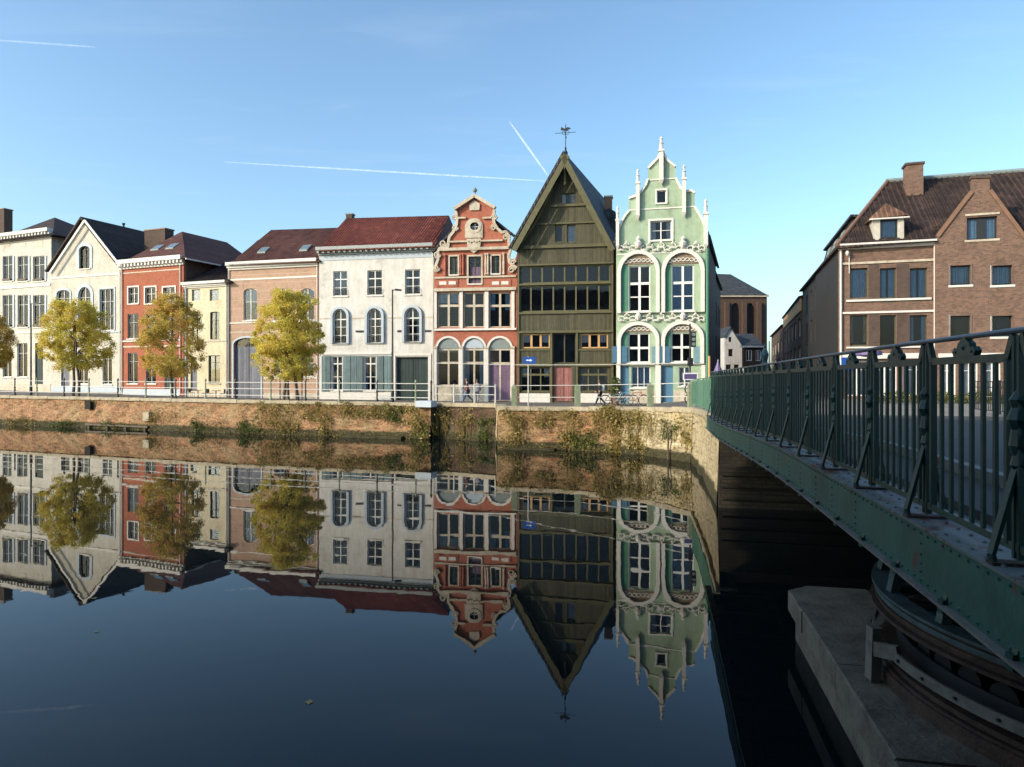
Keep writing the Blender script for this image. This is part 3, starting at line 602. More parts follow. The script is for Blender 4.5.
# dark rounded dormer end that shows beyond the right slope
u0 = h.u(606, 6); zt = h.z(208, 610, 7)
MB().poly([(u0-1.2, h.z(250)), (u0+1.1, h.z(250)), (u0+1.15, zt-1.2), (u0+.9, zt-.4), (u0+.3, zt), (u0-.6, zt-.3), (u0-1.2, zt-1)], (), 7, 9.5).build('dormer', M['slate'], h.root)

# ---- 9 green renaissance house
h = House('green_gable_house', 'pale green house with stepped curved gable, white pinnacles and white arches', 'house', 616.2, 57.6, 706.2, 55.9, 404, skew=.10, skewL=.10)
h.win(656.8, 666, 190.4, 202.8, 1, (), frame='paint', fr=.06, surround=.13); h.win(650.2, 671.6, 220.6, 240, 2, (.5,), frame='paint', fr=.08, surround=.16, sill=.12)
big = ((628.8, 650.2, 265.8, 311.4), (671.8, 693.8, 265, 310.6))
for a, b, t, q in big: h.win(a, b, t, q, 2, (-1.385, .68), frame='paint', fr=.09, mull=.13, sill=.1)
low = ((628.2, 649.6, 333.2, 362.6), (671, 692.6, 332.6, 362))
for a, b, t, q in low: h.win(a, b, t, q, 2, (-1.5,), frame='paint', fr=.1, mull=.12, sill=.1)
h.win(631.4, 650.4, 366.4, 387.6, 3, (), frame='paint', fr=.08, curt=('bluecurtain', 1, 1), sill=.1)
h.win(662, 673, 366, 402.4, 1, (), frame='blue', door=(.995, 'blue'), kind='door_frame', sill=0); h.win(621, 629, 366, 402.6, 1, (), frame='blue', door=(.995, 'blue'), kind='door_frame', sill=0)
h.win(679, 690, 367, 386, 2, (), frame='paint', fr=.08, curt=('curtain', 1, 1))
outl = [(616.2, 406), (706.2, 406), (706.2, 231), (704.2, 224), (701, 217.5), (697, 211), (694.7, 207), (694.7, 193), (691, 190.6), (685, 191.5), (681, 188.6), (678, 182.8), (675.6, 178), (675.4, 166.8), (667.6, 160.6), (661.4, 150), (658, 158), (648, 168.4), (647.8, 179), (646, 184.5), (641, 192.2), (637, 195.4), (628.8, 198.4), (628.6, 211), (624, 218), (620.4, 226), (617.6, 236), (616.2, 240)]
h.wall(h.px(outl), 'green', 'gable_wall')
for pts in ([(616.8, 239), (618.6, 230), (622, 221), (625.6, 215), (629, 211)], [(628.8, 198.4), (637, 195.4), (641, 192.2), (646, 184.5), (647.9, 179)], [(648, 168.4), (658, 158), (661.4, 150), (667.6, 160.6), (675.4, 166.8)], [(675.6, 178), (678, 182.8), (681, 188.6), (685, 191.5), (691, 190.6), (694.7, 193)], [(694.7, 207), (697, 211), (701, 217.5), (704.2, 224), (706, 232)]):
    strip(h, pts, .18, -.16, .4).build('gable_coping', M['trim'], h.root)
for x0, x1 in ((628.6, 628.9), ): pass
def pinn(x, yt, yb, w=.24):
    u = h.u(x); z0, z1 = h.z(yb, x), h.z(yt, x); H_ = z1-z0
    mb = MB(); mb.hull([(u+a*w*.6, -.25+b*w*.6, z0+.25) for a in (-1, 1) for b in (-1, 1)]+[(u, -.2, z0-.2)]); mb.box(u-w/2, u+w/2, -.25-w/2, -.25+w/2, z0+.2, z1-1.2)
    mb.box(u-w*.7, u+w*.7, -.25-w*.7, -.25+w*.7, z1-1.25, z1-1.1); mb.lathe([(w*.5, 0), (w*.42, .5), (w*.62, .56), (w*.3, .66), (w*.3, .85), (w*.45, .95), (.02, 1.15)], (u, -.25, z1-1.12), 8)
    mb.build('pinnacle', M['trim'], h.root)
pinn(617.8, 207, 249, .26); pinn(638, 170, 219, .3); pinn(684, 165.6, 216, .3); pinn(661.3, 137.6, 184, .36); pinn(705.6, 200, 248, .32)
for x0, x1, yt, yb, o in ((629, 694.4, 207.8, 209, .06), (648.2, 675.2, 178.8, 180, .08), (617.4, 706, 252.2, 253.4, .05)): h.band('string_course', x0, x1, yt, yb, 'trim', o)
def archband(x0, x1, ya, yb, rise, t, name='arch_moulding', out=.3, mat='trim', y1=-.006):
    u0, u1, z0, z1 = h.rect(x0, x1, ya, yb); MB().poly(arch(u0, u1, z0, z1, rise), [arch(u0+t, u1-t, z0+.01, z1-t, rise-t*.5)], -out, y1).build(name, M[mat], h.root)
archband(617.4, 659.8, 250.6, 313, 1.75, .3); archband(661.4, 704.6, 249.4, 312.4, 1.75, .3)
archband(617.4, 659.4, 321.6, 364.6, 1.5, .3); archband(661.2, 704, 320.6, 363.8, 1.5, .3)
def tymp(x0, x1, ya, yb, rise):
    u0, u1, z0, z1 = h.rect(x0, x1, ya, yb); t = MB().poly(arch(u0, u1, z0, z1, rise), (), -.05, -.004).build('tympanum', M['tymp'], h.root)
    mb = MB()
    for i in range(7):
        q = u0+.35+(u1-u0-.7)*i/6; zz = z0+.12+(rise*.5)*math.sqrt(max(0, 1-((i-3)/3.6)**2))*.5
        mb.tube([(q+.16*cos(t_), -.09, zz+.13*sin(t_)) for t_ in [k*pi/4 for k in range(8)]], .045, 5, closed=True)
    mb.build('carving', M['trim'], t)
tymp(622, 656.6, 254.4, 264.4, 1.0-.15); tymp(666, 700.6, 253.6, 263.6, .85); tymp(622, 656.4, 324.6, 332.2, .62); tymp(666, 700.2, 324, 331.6, .62)
def tracery(x0, x1, yb, yt, n):
    mb = MB()
    for i in range(n):
        x = x0+(x1-x0)*(i+.5)/n; c = h.pt(x, yb+(yt-yb)*(.35+.3*(i % 2))); r = (h.u(x1)-h.u(x0))/n*.52
        mb.tube([(c[0]+r*cos(t_), -.2, c[2]+r*.8*sin(t_)) for t_ in [k*2*pi/9+.4*i for k in range(8)]], .06, 5)
        if i % 2: mb.lathe([(.02, -.12), (.13, 0), (.02, .16)], (c[0], -.2, c[2]+r*.95), 6)
        mb.tube([(c[0]-r, -.2, c[2]-r*.9), (c[0], -.22, c[2]-r*.35), (c[0]+r, -.2, c[2]-r*.9)], .055, 5)
    mb.build('openwork_tracery', M['trim'], h.root)
tracery(618, 704.6, 251.5, 243, 15); tracery(618.6, 704, 321, 314.5, 15)
for xm in (638.5, 683): 
    c = h.pt(xm, 246); MB().lathe([(.1, -.2), (.24, 0), (.3, .25), (.12, .4), (.2, .55), (.02, .8)], (c[0], -.28, c[2]), 8).build('carved_boss', M['trim'], h.root)
    c = h.pt(xm, 318); MB().lathe([(.1, -.2), (.22, 0), (.26, .2), (.02, .55)], (c[0], -.28, c[2]), 8).build('carved_boss', M['trim'], h.root)
for x0, x1 in ((621.4, 627.6), (663.6, 670.6)):
    h.band('reveal_shade_panel', x0, x1, 266, 311, 'greenD', .03); h.band('reveal_shade_panel', x0, x1, 333, 346, 'greenD', .03)  # dark green panels painted as shade in the left reveals
for x0, x1, sh in ((612.6, 627.2, 1), (652, 657.4, 0), (659.8, 670.2, 1), (694, 702, 0)):
    u0, u1, z0, z1 = h.rect(x0, x1, 346.4, 362.8); MB().hull([(u0, -.3 if sh else -.12, z) for z in (z0, z1)]+[(u1, -.1, z) for z in (z0, z1)]+[(u0, -.36 if sh else -.17, z) for z in (z0, z1)]+[(u1, -.15, z) for z in (z0, z1)]).build('shutter', M['blue'] if sh else M['cyan'], h.root)
for x0, x1 in ((616.8, 620.4), (655.4, 660.8), (701.4, 705.2)): h.band('pilaster', x0, x1, 365, 404, 'trim', .2)
h.band('transom_course', 621, 655, 364, 365.6, 'trim', .1); h.band('transom_course', 661.2, 701, 363.4, 365, 'trim', .1)
h.band('plinth', 631, 655, 390, 405, 'stone', .12); h.band('plinth', 674, 701, 390, 405, 'stone', .12)
h.pipe(707.2, 232, 402, .14, 'greenD')
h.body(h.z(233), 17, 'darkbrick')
h.gableroof((613.8, 243), (661.4, 168), (708.2, 236), .42, 18, 'slate')
GH = h

# ================================================================== RIGHT: BRICK CORNER HOUSES
h = House('brick_corner_house', 'brown brick corner house with dormer, tall chimney and white drainpipes on the right', 'house', 839, 43, 934.8, 41.4, 401)
for a, b in ((849.9, 867.8), (879.8, 896.2), (909.6, 927.4)):
    w = h.win(a, b, 268, 298, 1, (), frame='oliveD', sill=0, fr=.06, curt=('bluecurtain', .42, 1) if a > 870 else ('bluecurtain', .5, 1), deep=.2)
    h.win(a, b, 315, 345.6, 1, (), frame='oliveD', sill=0, fr=.06, curt=('bluecurtain', .25, .95) if a > 900 else None, deep=.2)
for a, b in ((846, 868), (873, 897), (903, 930)): h.win(a, b, 361, 396, 2, (.25,), frame='paint', sill=0, curt=('curtain', .4, 1), kind='shop_window')
h.wall(h.px([(839, 402), (934.8, 402), (934.8, 244), (839, 247)]), 'brown')
h.cornice(837.4, 935, 242.6, 247.8, 'trim', .45, 'gutter'); h.band('lintel_course', 840.6, 934, 260.8, 263, 'stone', .08); h.band('sill_course', 846, 931, 298.8, 300.8, 'trim', .12); h.band('string_course', 840.6, 934, 311, 313, 'trim', .1); h.band('sill_course', 846, 931, 346.4, 348, 'trim', .12)
for a, b in ((868.6, 879.2), (896.8, 909)):
    h.band('window_pier', a, b, 264, 298.4, 'darkbrick', .012); h.band('window_pier', a, b, 314, 346, 'darkbrick', .012)
h.band('shop_fascia', 842, 932, 353.4, 358.6, 'trim', .2)
h.pipe(840.6, 248, 402, .07); h.pipe(934.4, 244, 402, .07)
lamp = h.pt(846.6, 254); lb = MB().lathe([(.05, -.15), (.13, 0), (.05, .15)], (lamp[0], -.3, lamp[2])).build('wall_lamp', M['trim'], h.root)
ua = h.u(849); MB().tube([(lamp[0], -.3, lamp[2]), (ua, -.1, lamp[2]-.1), (ua, -.1, h.z(272))], .03, 5).build('conduit', M['trim'], h.root)
dh = h; EL = h.pt(836.6, 246.5, -.5); RL = h.pt(887.7, 181.5, 6); zE = h.z(243.5, 890, -.5)
h.EL = (EL[0], -.5, zE); h.RL = RL; ru = 14.5
mb = MB().hull([(EL[0], -.5, zE), (h.h, -.5, zE), (EL[0], 12.5, zE), (h.h, 12.5, zE), (RL[0], 6, RL[2]), (h.h, 6, RL[2]), (EL[0], -.5, zE-.12), (h.h, 12.5, zE-.12)])
zs = zE+(RL[2]-zE)/6.5*1.0
mb.hull([(h.h+.002, .5, zs), (h.h+ru, .5, zs), (h.h+.002, 6, RL[2]), (h.h+ru, 6, RL[2]), (h.h+.002, 12.5, zE), (h.h+ru, 12.5, zE), (h.h+.002, .5, zE), (h.h+ru, .5, zE)])
roofribs(mb, (EL[0], -.5, zE), (h.h, -.5, zE), (RL[0], 6, RL[2]), (h.h, 6, RL[2]), .34, .075); roofribs(mb, (h.h+.1, .5, zs), (h.h+ru, .5, zs), (h.h+.1, 6, RL[2]), (h.h+ru, 6, RL[2]), .34, .075); mb.build('roof', M['tile_pan'], h.root)
MB().tube([(RL[0]-.1, 6, RL[2]+.04), (h.h+ru, 6, RL[2]+.04)], .16, 8).build('ridge_tiles', M['lead'], h.root)
MB().tube([(EL[0], -.5, zE+.05), (RL[0], 6, RL[2]+.04)], .13, 8).build('hip_tiles', M['copper'], h.root)
h.chimney(906.4, 923.4, 164.5, 192.5, 4.2, 'brown', .95, 'darkbrick')
# dormer
sl = (RL[2]-zE)/6.5; u0, u1 = h.u(873.6, -.1), h.u(904, -.1); zb0, zt0 = h.z(241.2, 888, -.1), h.z(217, 888, -.1)
d = MB().poly([(u0, zb0), (u1, zb0), (u1, zt0), (u0, zt0)], [(lambda r: [(r[0], r[2]), (r[1], r[2]), (r[1], r[3]), (r[0], r[3])])(h.rect(880.2, 897.6, 219, 239.2, -.1))], -.1, 3.0).build('dormer', M['cream'], h.root)
r = h.rect(880.2, 897.6, 219, 239.2, -.1); o = [(r[0], r[2]), (r[1], r[2]), (r[1], r[3]), (r[0], r[3])]; k = .1; i_ = [(r[0]+k, r[2]+k), (r[1]-k, r[2]+k), (r[1]-k, r[3]-k), (r[0]+k, r[3]-k)]
MB().poly(o, [i_], -.04, .04).build('window_frame', M['darkmetal'], d); MB().poly(o, (), .03, .04).build('pane', M['glass'], d); MB().poly(i_, (), .08, .10).build('blind', M['bluecurtain'], d)
za = h.z(200, 888, -.1); c_ = (u0+u1)/2
MB().hull([(u0-.22, -.35, zt0), (u1+.22, -.35, zt0), (u0-.22, 3.4, zt0), (u1+.22, 3.4, zt0), (c_, .7, za), (c_, 3.4, za), (u0-.22, -.35, zt0-.08), (u1+.22, 3.4, zt0-.08)]).build('dormer_roof', M['dormertile'], h.root)
MB().box(u0-.25, u1+.25, -.38, -.12, zt0-.16, zt0-.082).build('dormer_gutter', M['trim'], h.root)
# body with the street side running back
h.body(h.z(246), 12.2, 'slategrey')

h = House('brick_gable_house', 'brown brick house with steep brick gable and square windows at the far right', 'house', 934.8, 41.2, 1050, 39.2, 401)
h.win(966.6, 997.2, 217, 239.4, 2, (), frame='darkmetal', sill=.1, fr=.08, mull=.3, curt=('bluecurtain', .5, 1), sillm='stone')
for a, b in ((950.4, 970.4), (992, 1012.2), (1032, 1048)):
    h.win(a, b, 265.4, 285, 1, (), frame='darkmetal', fr=.06, surround=0, curt=('bluecurtain', .5, .9), sillm='trim', deep=.2)
    h.win(a, b, 315.8, 336.6, 1, (), frame='darkmetal', fr=.06, deep=.2, sillm='trim')
    for yt, yb in ((264, 286), (314.5, 337.6)):
        for q in (a-2, b+.2): h.band('white_jamb', q, q+1.9, yt, yb, 'trim', .05)
for a, b in ((939, 956), (961, 978), (984, 1001), (1008, 1026), (1030, 1046)): h.win(a, b, 362, 397, 2, (.25,), frame='paint', sill=0, curt=('curtain', 1, 1), kind='shop_window')
outl = [(934.9, 403), (1050, 403), (1050, 236), (1023.5, 236), (989.6, 190), (989.4, 177.4), (971.6, 178), (971.8, 192), (937.8, 234.6), (934.9, 240)]
h.wall(h.px(outl), 'brown', 'gable_wall', -.05)
for pts in ([(937, 237), (971.8, 191.5)], [(989.6, 190.5), (1024.6, 238)]): strip(h, pts, .2, -.15, .5).build('gable_coping', M['copper'], h.root)
strip(h, [(970.8, 177.6), (990.4, 177)], .16, -.13, .4).build('chimney_cap', M['darkbrick'], h.root)
h.band('lintel_course', 965, 999, 213.4, 215.4, 'stone', .12)
h.band('shop_fascia', 938, 1050, 353, 359, 'trim', .25)
h.body(h.z(246), 12, 'brown')
c = h.pt(980.5, 192); e0 = h.pt(938, 237); e1 = h.pt(1023, 237)
MB().hull([(e0[0], .35, e0[2]), (e1[0], .35, e1[2]), (c[0], .35, c[2]), (e0[0], 5.8, e0[2]), (e1[0], 5.8, e1[2]), (c[0], 5.8, c[2])]).build('cross_roof', M['tile_pan'], h.root)

# ---- rows down the street behind: walls run along a line, built as world-space blocks
def streetrow(name, label, cat, ax, ay, bx, by, z0, z1, thick, wall, roof, wins, side=1, ridge=3., sunstrip=None, over=.3):
    a = Vector((ax, ay)); b = Vector((bx, by)); d = (b-a).normalized(); n = (b-a).length
    root = empty(name, (ax, ay, z0), math.atan2(d.y, d.x), label, cat)
    H_ = z1-z0; holes = []; s = side                    # local +y is left of direction; side=-1 puts the body on the right
    for (q0, q1, r0, r1) in wins:
        u0, u1 = q0*n, q1*n; w0, w1 = r0*H_, r1*H_; o = [(u0, w0), (u1, w0), (u1, w1), (u0, w1)]; holes.append(o); k = .08
        i_ = [(u0+k, w0+k), (u1-k, w0+k), (u1-k, w1-k), (u0+k, w1-k)]
        mb = MB(); mb.poly(o, [i_], .14*s, .2*s); mb.box((u0+u1)/2-.04, (u0+u1)/2+.04, min(.13*s, .19*s), max(.13*s, .19*s), w0+.05, w1-.05)
        wf = mb.build('window', M['pipe'], root); MB().poly(o, (), .17*s, .18*s).build('pane', M['glass'], wf)
    MB().poly([(0, -1), (n, -1), (n, H_), (0, H_)], holes, 0, .3*s).build('facade_wall', M[wall], root)
    MB().poly([(0, -1), (n, -1), (n, H_), (0, H_)], (), .305*s, .33*s).build('interior', M['inside'], root)
    MB().hull([(x, y, z) for x in (0.01, n-.01) for y in (.34*s, thick*s) for z in (-1, H_)]).build('body_wall', M[wall], root)
    MB().hull([(x, y, z) for x in (-.15, n+.1) for y in (-over*s, (thick+.2)*s) for z in (H_+.002, H_+.12)]+[(x, thick/2*s, H_+ridge) for x in (.4, n-.4)]).build('roof', M[roof], root)
    if sunstrip: MB().hull([(x, y, z) for x in (0, n) for y in (-.12*s, -.005*s) for z in (H_-1.3, H_-.002)]).build('sunstrip', M[sunstrip], root)  # strip along the wall top coloured as sunlight
    return root
cz = lambda py, D: CH+(HY-py)*D/F
def X(px, D): return (px-CX)/F*D
ZC = cz(245, 43)
gw = lambda n, rows: [((i+.25)/n, (i+.75)/n, a, b) for i in range(n) for a, b in rows]
streetrow('dark_street_house', 'shade-darkened grey rendered side-street house running back from the brick corner house', 'house', X(838.6, 43.7)+.15, 43.9, X(802.5, 66), 66, 2.7, ZC-.1, 10, 'slategrey', 'slate', [(q, q+.055, r0, r1) for q in (.08, .22, .36, .52, .66, .8) for r0, r1 in ((.14, .36), (.45, .66), (.74, .92))], -1, 1.6)
streetrow('sun_topped_house', 'row house in the side street with an ochre parapet catches the sun', 'house', X(802, 66.3), 66.4, X(784, 91), 91, 2.7, ZC-.6, 9, 'darkbrick', 'tile_dark', gw(5, ((.3, .5), (.6, .8))), -1, 1.2, 'ochre')
streetrow('narrow_brick_row_house', 'farthest dark brick row house with red chimney at the end of the side street', 'house', X(783.5, 91.3), 91.4, X(771.5, 118), 118, 2.7, ZC-1.5, 9, 'darkbrick', 'tile_brown', gw(4, ((.3, .5), (.6, .8))), -1, 1.5)
# mansard of the dark house
xw = X(838.6, 43.7)+.15+.311*1.6+.5; o = empty('mansard_block', (xw, 45.5, ZC-.2), 0, 'small dark slate attic storey rising behind the eaves of the corner house', 'attic')
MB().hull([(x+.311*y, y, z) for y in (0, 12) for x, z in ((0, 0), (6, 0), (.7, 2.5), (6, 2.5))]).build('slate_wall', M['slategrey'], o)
MB().hull([(x+.311*y, y, z) for y in (-.3, 12.2) for x, z in ((.45, 2.505), (6.2, 2.505), (.45, 2.65), (6.2, 2.65))]).build('flat_roof', M['slate'], o)
for q in (1.5, 4.5, 7.5): MB().hull([(x+.311*y, y, z) for y in (q, q+1.3) for x, z in ((-.05, .6), (.25, .6), (.35, 2.0), (.6, 2.0))]).build('dormer_window', M['lead'], o)
# brown houses behind the green house on the left of the street
gx = Vector((X(708.5, 73), 73)); 
streetrow('dark_brown_house', 'dark brown brick side-street house just behind the pale green gabled house', 'house', X(713.2, 72.6), 72.6, X(720.5, 88), 88, 2.6, cz(282, 80), 8, 'darkbrick', 'slate', gw(4, ((.3, .5), (.6, .8))), 1, 3.)
# church
D = 135.; x0, x1 = X(716, D), X(767, D)
o = empty('church', ((x0+x1)/2, D, 2.5), 0, 'big brown brick church with dark hipped roof closing the side street', 'church'); w2 = (x1-x0)/2; zc = lambda py: cz(py, D)-2.5
hs = []
for a, b in ((731.5, 739.5), (747, 754)):
    hs.append([(q+0, z) for q, z in arch(X(a, D)-(x0+x1)/2, X(b, D)-(x0+x1)/2, zc(345), zc(303), 1.2)])
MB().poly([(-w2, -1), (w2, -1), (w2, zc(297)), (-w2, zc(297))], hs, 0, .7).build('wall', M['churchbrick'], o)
for q in hs: 
    wn = MB().poly(q, (), .55, .6).build('window', M['inside'], o)
MB().hull([(x, y, z) for x in (-w2, w2) for y in (.75, 18) for z in (-1, zc(297))]).build('body_wall', M['churchbrick'], o)
MB().box(-w2-.3, w2+.3, -.4, -.01, zc(297), zc(294.6)).build('cornice', M['stone'], o)
for x in (726, 743.4, 758): MB().box(X(x, D)-(x0+x1)/2-.4, X(x, D)-(x0+x1)/2+.4, -.9, -.005, -1, zc(302)).build('buttress', M['churchbrick'], o)
MB().hull([(-w2-.6, -.6, zc(295)), (w2-.2, -.6, zc(295)), (-w2-.6, 18, zc(295)), (w2-.2, 18, zc(295)), (-w2-.6, 7, zc(268)), (X(742, D)-(x0+x1)/2, 7, zc(269))]).build('roof', M['slate'], o)
# small houses at the end of the street
D = 98.; o = empty('small_white_gable_house', (X(734, D), D, 2.6), 0, 'small white pointed-gable house in front of the church', 'house'); zc = lambda py: cz(py, D)-2.6; xx = lambda px: X(px, D)-X(734, D)
g = [(xx(724.5), -.5), (xx(742), -.5), (xx(742), zc(346)), (xx(730.4), zc(328)), (xx(724.5), zc(338))]
hs = [[(xx(a), zc(d_)), (xx(b), zc(d_)), (xx(b), zc(c)), (xx(a), zc(c))] for a, b, c, d_ in ((728.6, 731.6, 337, 342), (728.4, 733, 349, 356.4), (726, 731, 364.5, 370), (734, 739, 364.5, 370))]
MB().poly(g, hs, 0, .4).build('wall', M['white'], o)
for q in hs: MB().poly(q, (), .2, .25).build('window', M['inside'], o)
MB().hull([(x, y, z) for x, z in g for y in (.41, 9)]).build('body_wall', M['white'], o)
a, b, c = g[4], g[3], g[2]; mb = MB()
for p, q in ((a, b), (c, b)): mb.hull([(p[0], y, p[1]+t) for y in (-.2, 9) for t in (.03, .2)]+[(q[0], y, q[1]+t) for y in (-.2, 9) for t in (.03, .2)])
mb.build('roof', M['slate'], o)
o = empty('small_brick_house', (X(752, D), D, 2.6), 0, 'small brick house with two white windows beside the small white gable house', 'house'); xx = lambda px: X(px, D)-X(752, D)
g = [(xx(742.3), -.5), (xx(763), -.5), (xx(763), zc(346)), (xx(742.3), zc(346))]
hs = [[(xx(a), zc(361)), (xx(b), zc(361)), (xx(b), zc(350)), (xx(a), zc(350))] for a, b in ((746, 752), (755.6, 761))]
MB().poly(g, hs, 0, .4).build('wall', M['churchbrick'], o)
for q in hs:
    k = .12; i_ = [(q[0][0]+k, q[0][1]+k), (q[1][0]-k, q[1][1]+k), (q[2][0]-k, q[2][1]-k), (q[3][0]+k, q[3][1]-k)]
    mb = MB(); mb.poly(q, [i_], .1, .2); m_ = (q[0][0]+q[1][0])/2; mb.box(m_-.06, m_+.06, .09, .19, q[0][1]+.05, q[2][1]-.05); w_ = mb.build('window', M['paint'], o); MB().poly(q, (), .17, .18).build('pane', M['glass'], w_)
MB().hull([(x, y, z) for x, z in g for y in (.41, 8)]).build('body_wall', M['churchbrick'], o)
MB().hull([(x, y, zc(346)) for x in (g[0][0], g[1][0]) for y in (-.3, 8)]+[(x, 4, zc(332)) for x in (g[0][0], g[1][0])]).build('roof', M['slate'], o)
MB().box(g[0][0], g[1][0], -.35, -.01, zc(347.5), zc(345.8)).build('cornice', M['trim'], o)
D = 92.; o = empty('bronze_monument', (X(764.8, D), D, 2.6), 0, 'blue-green monument with a rounded top at the end of the side street', 'monument')
MB().lathe([(.5, 0), (.5, .5), (.36, .6), (.34, 3.2), (.5, 3.4), (.3, 3.6), (.42, 4.1), (.5, 4.6), (.34, 5.1), (.12, 5.5), (.18, 5.8), (.02, 6.1)], (0, 0, 0), 12).build('column', M['verdigris'], o)
o = MB().tube([(0, 0, 0), (0, 0, 6.2)], .07, 8).build('flagpole', M['trim']); o.location = (X(769.3, 88), 88, 2.6); tag(o, 'thin white pole standing at the far end of the side street', 'pole')

# ================================================================== GROUND, WATER, QUAY
def cobblemat():
    m, nt, b = newmat('cobbles'); tc = N(nt, 'ShaderNodeTexCoord')
    v = N(nt, 'ShaderNodeTexVoronoi', Scale=6.0, feature='DISTANCE_TO_EDGE'); L(nt, tc.outputs['Object'], v.inputs['Vector'])
    r = ramp(nt, v.outputs['Distance'], [(0, (.05, .045, .04)), (.08, (.17, .15, .13))])
    n = N(nt, 'ShaderNodeTexNoise', Scale=.4, Detail=8.0); L(nt, tc.outputs['Object'], n.inputs['Vector']); rn = ramp(nt, n.outputs[0], [(.35, (.65, .65, .65)), (.65, (1, 1, 1))])
    L(nt, mixc(nt, 1.0, r.outputs[0], rn.outputs[0], 'MULTIPLY'), b.inputs['Base Color']); b.inputs['Roughness'].default_value = .8; bump(nt, b, r.outputs[0], .5, .02); return m
M['cobble'] = cobblemat()
def quaymat(args=('weathered_quay_brick', (.50, .23, .12), (.32, .17, .09), (.44, .33, .20), 1.25, .8), patch=(.36, .27, .15)):
    m = brick(*args)
    nt = m.node_tree; b = nt.nodes['Principled BSDF']; src = b.inputs['Base Color'].links[0].from_socket
    tc = N(nt, 'ShaderNodeTexCoord'); sp = N(nt, 'ShaderNodeSeparateXYZ'); L(nt, tc.outputs['Object'], sp.inputs[0])
    n = N(nt, 'ShaderNodeTexNoise', Scale=.55, Detail=10.0, Roughness=.72); L(nt, tc.outputs['Object'], n.inputs['Vector'])
    r = ramp(nt, n.outputs[0], [(.47, (0, 0, 0)), (.62, (.8, .8, .8))]); o = mixc(nt, r.outputs[0], src, patch)
    mpp = N(nt, 'ShaderNodeMapping'); mpp.inputs['Scale'].default_value = (1, 1, 3.2); L(nt, tc.outputs['Object'], mpp.inputs[0]); n2 = N(nt, 'ShaderNodeTexNoise', Scale=1.7, Detail=9.0, Roughness=.75); L(nt, mpp.outputs[0], n2.inputs['Vector'])
    # algae near the water line
    a = N(nt, 'ShaderNodeMath', operation='MULTIPLY_ADD'); L(nt, n2.outputs[0], a.inputs[0]); a.inputs[1].default_value = -.8; L(nt, sp.outputs[2], a.inputs[2])
    ra = ramp(nt, a.outputs[0], [(0, (1, 1, 1)), (.12, (0, 0, 0))]); o = mixc(nt, ra.outputs[0], o, (.06, .055, .028))
    r2 = ramp(nt, n2.outputs[0], [(.38, (.35, .33, .3)), (.5, (1, 1, 1))]); o = mixc(nt, .85, o, r2.outputs[0], 'MULTIPLY')
    n4 = N(nt, 'ShaderNodeTexNoise', Scale=6.5, Detail=6.0, Roughness=.8); L(nt, tc.outputs['Object'], n4.inputs['Vector']); r4 = ramp(nt, n4.outputs[0], [(.38, (.42, .38, .34)), (.52, (1, 1, 1)), (.66, (1.0, 1.0, .9))]); o = mixc(nt, .8, o, r4.outputs[0], 'MULTIPLY')
    L(nt, o, b.inputs['Base Color']); bump(nt, b, n2.outputs[0], .9, .12); return m
M['quaybrick'] = quaymat()
M['quaystone'] = quaymat(('pale_quay_stone', (.62, .54, .37), (.46, .39, .26), (.48, .41, .27), 1.9, .9), (.50, .40, .22))
M['darkstone'] = brick('shade_dark_stone', (.034, .030, .024), (.022, .021, .018), (.018, .017, .015), 1.5, .9)  # stone darkened to stand in for the shade under the bridge
M['recessbrick'] = quaymat(('shade_tinted_recess_brick', (.15, .085, .055), (.09, .06, .042), (.12, .09, .065), 1.3, .9), (.10, .085, .05))  # darker quay brick: the shade of the recess put into the colour
M['paving'] = plain('pale_street_paving', (.24, .22, .19), var=.3, scale=.8, rough=.9, bmp=.4)
M['pierstone'] = plain('grey_pier_stone', (.072, .058, .044), var=.55, scale=1.8, bmp=.8, rough=.85)
M['pierface'] = plain('pier_face_stone', (.15, .13, .10), var=.55, scale=2.2, bmp=.8, rough=.85)

# quay line points: (X, Y, top z) ; facade line points with ground heights
Q = [(-150, 104, 2.6), (-110, 86.5, 2.58), (-45.7, 61, 2.56), (-20.3, 51, 2.5), (-7.8, 47.2, 2.45), (-5.5, 46.3, 2.45), (-5.3, 47.1, 2.45), (-1.0, 44.9, 2.45), (-.85, 40.7, 2.47), (3.4, 39.6, 2.5), (7.07, 37.5, 2.6), (9.06, 34.2, 2.72), (8.1, 28.5, 2.85), (6.87, 22.6, 2.93)]
Fz = [(-150, 128, 2.6), (-110, 108, 2.6), (-68, 90, 2.5), (-33, 75.5, 1.95), (-12.5, 69.6, 1.85), (-10.5, 69.3, 1.85), (-7, 68.8, 1.83), (-3, 66.5, 1.84), (.5, 65.5, 1.84), (6.5, 63, 1.86), (13, 59, 2.0), (17.5, 57.5, 2.5), (19, 50, 2.8), (20, 43, 2.9)]
mb = MB(); n = 9; k = len(Q)
for q, f in zip(Q, Fz):
    for i in range(n): t = i/(n-1)*1.12; mb.v.append((q[0]+(f[0]-q[0])*t, q[1]+(f[1]-q[1])*t, q[2]+(f[2]-q[2])*min(t, 1)-.02))
for a in range(k-1):
    for i in range(n-1): mb.f.append((a*n+i, (a+1)*n+i, (a+1)*n+i+1, a*n+i+1))
tag(mb.build('quay_street', M['cobble']), kind='structure')
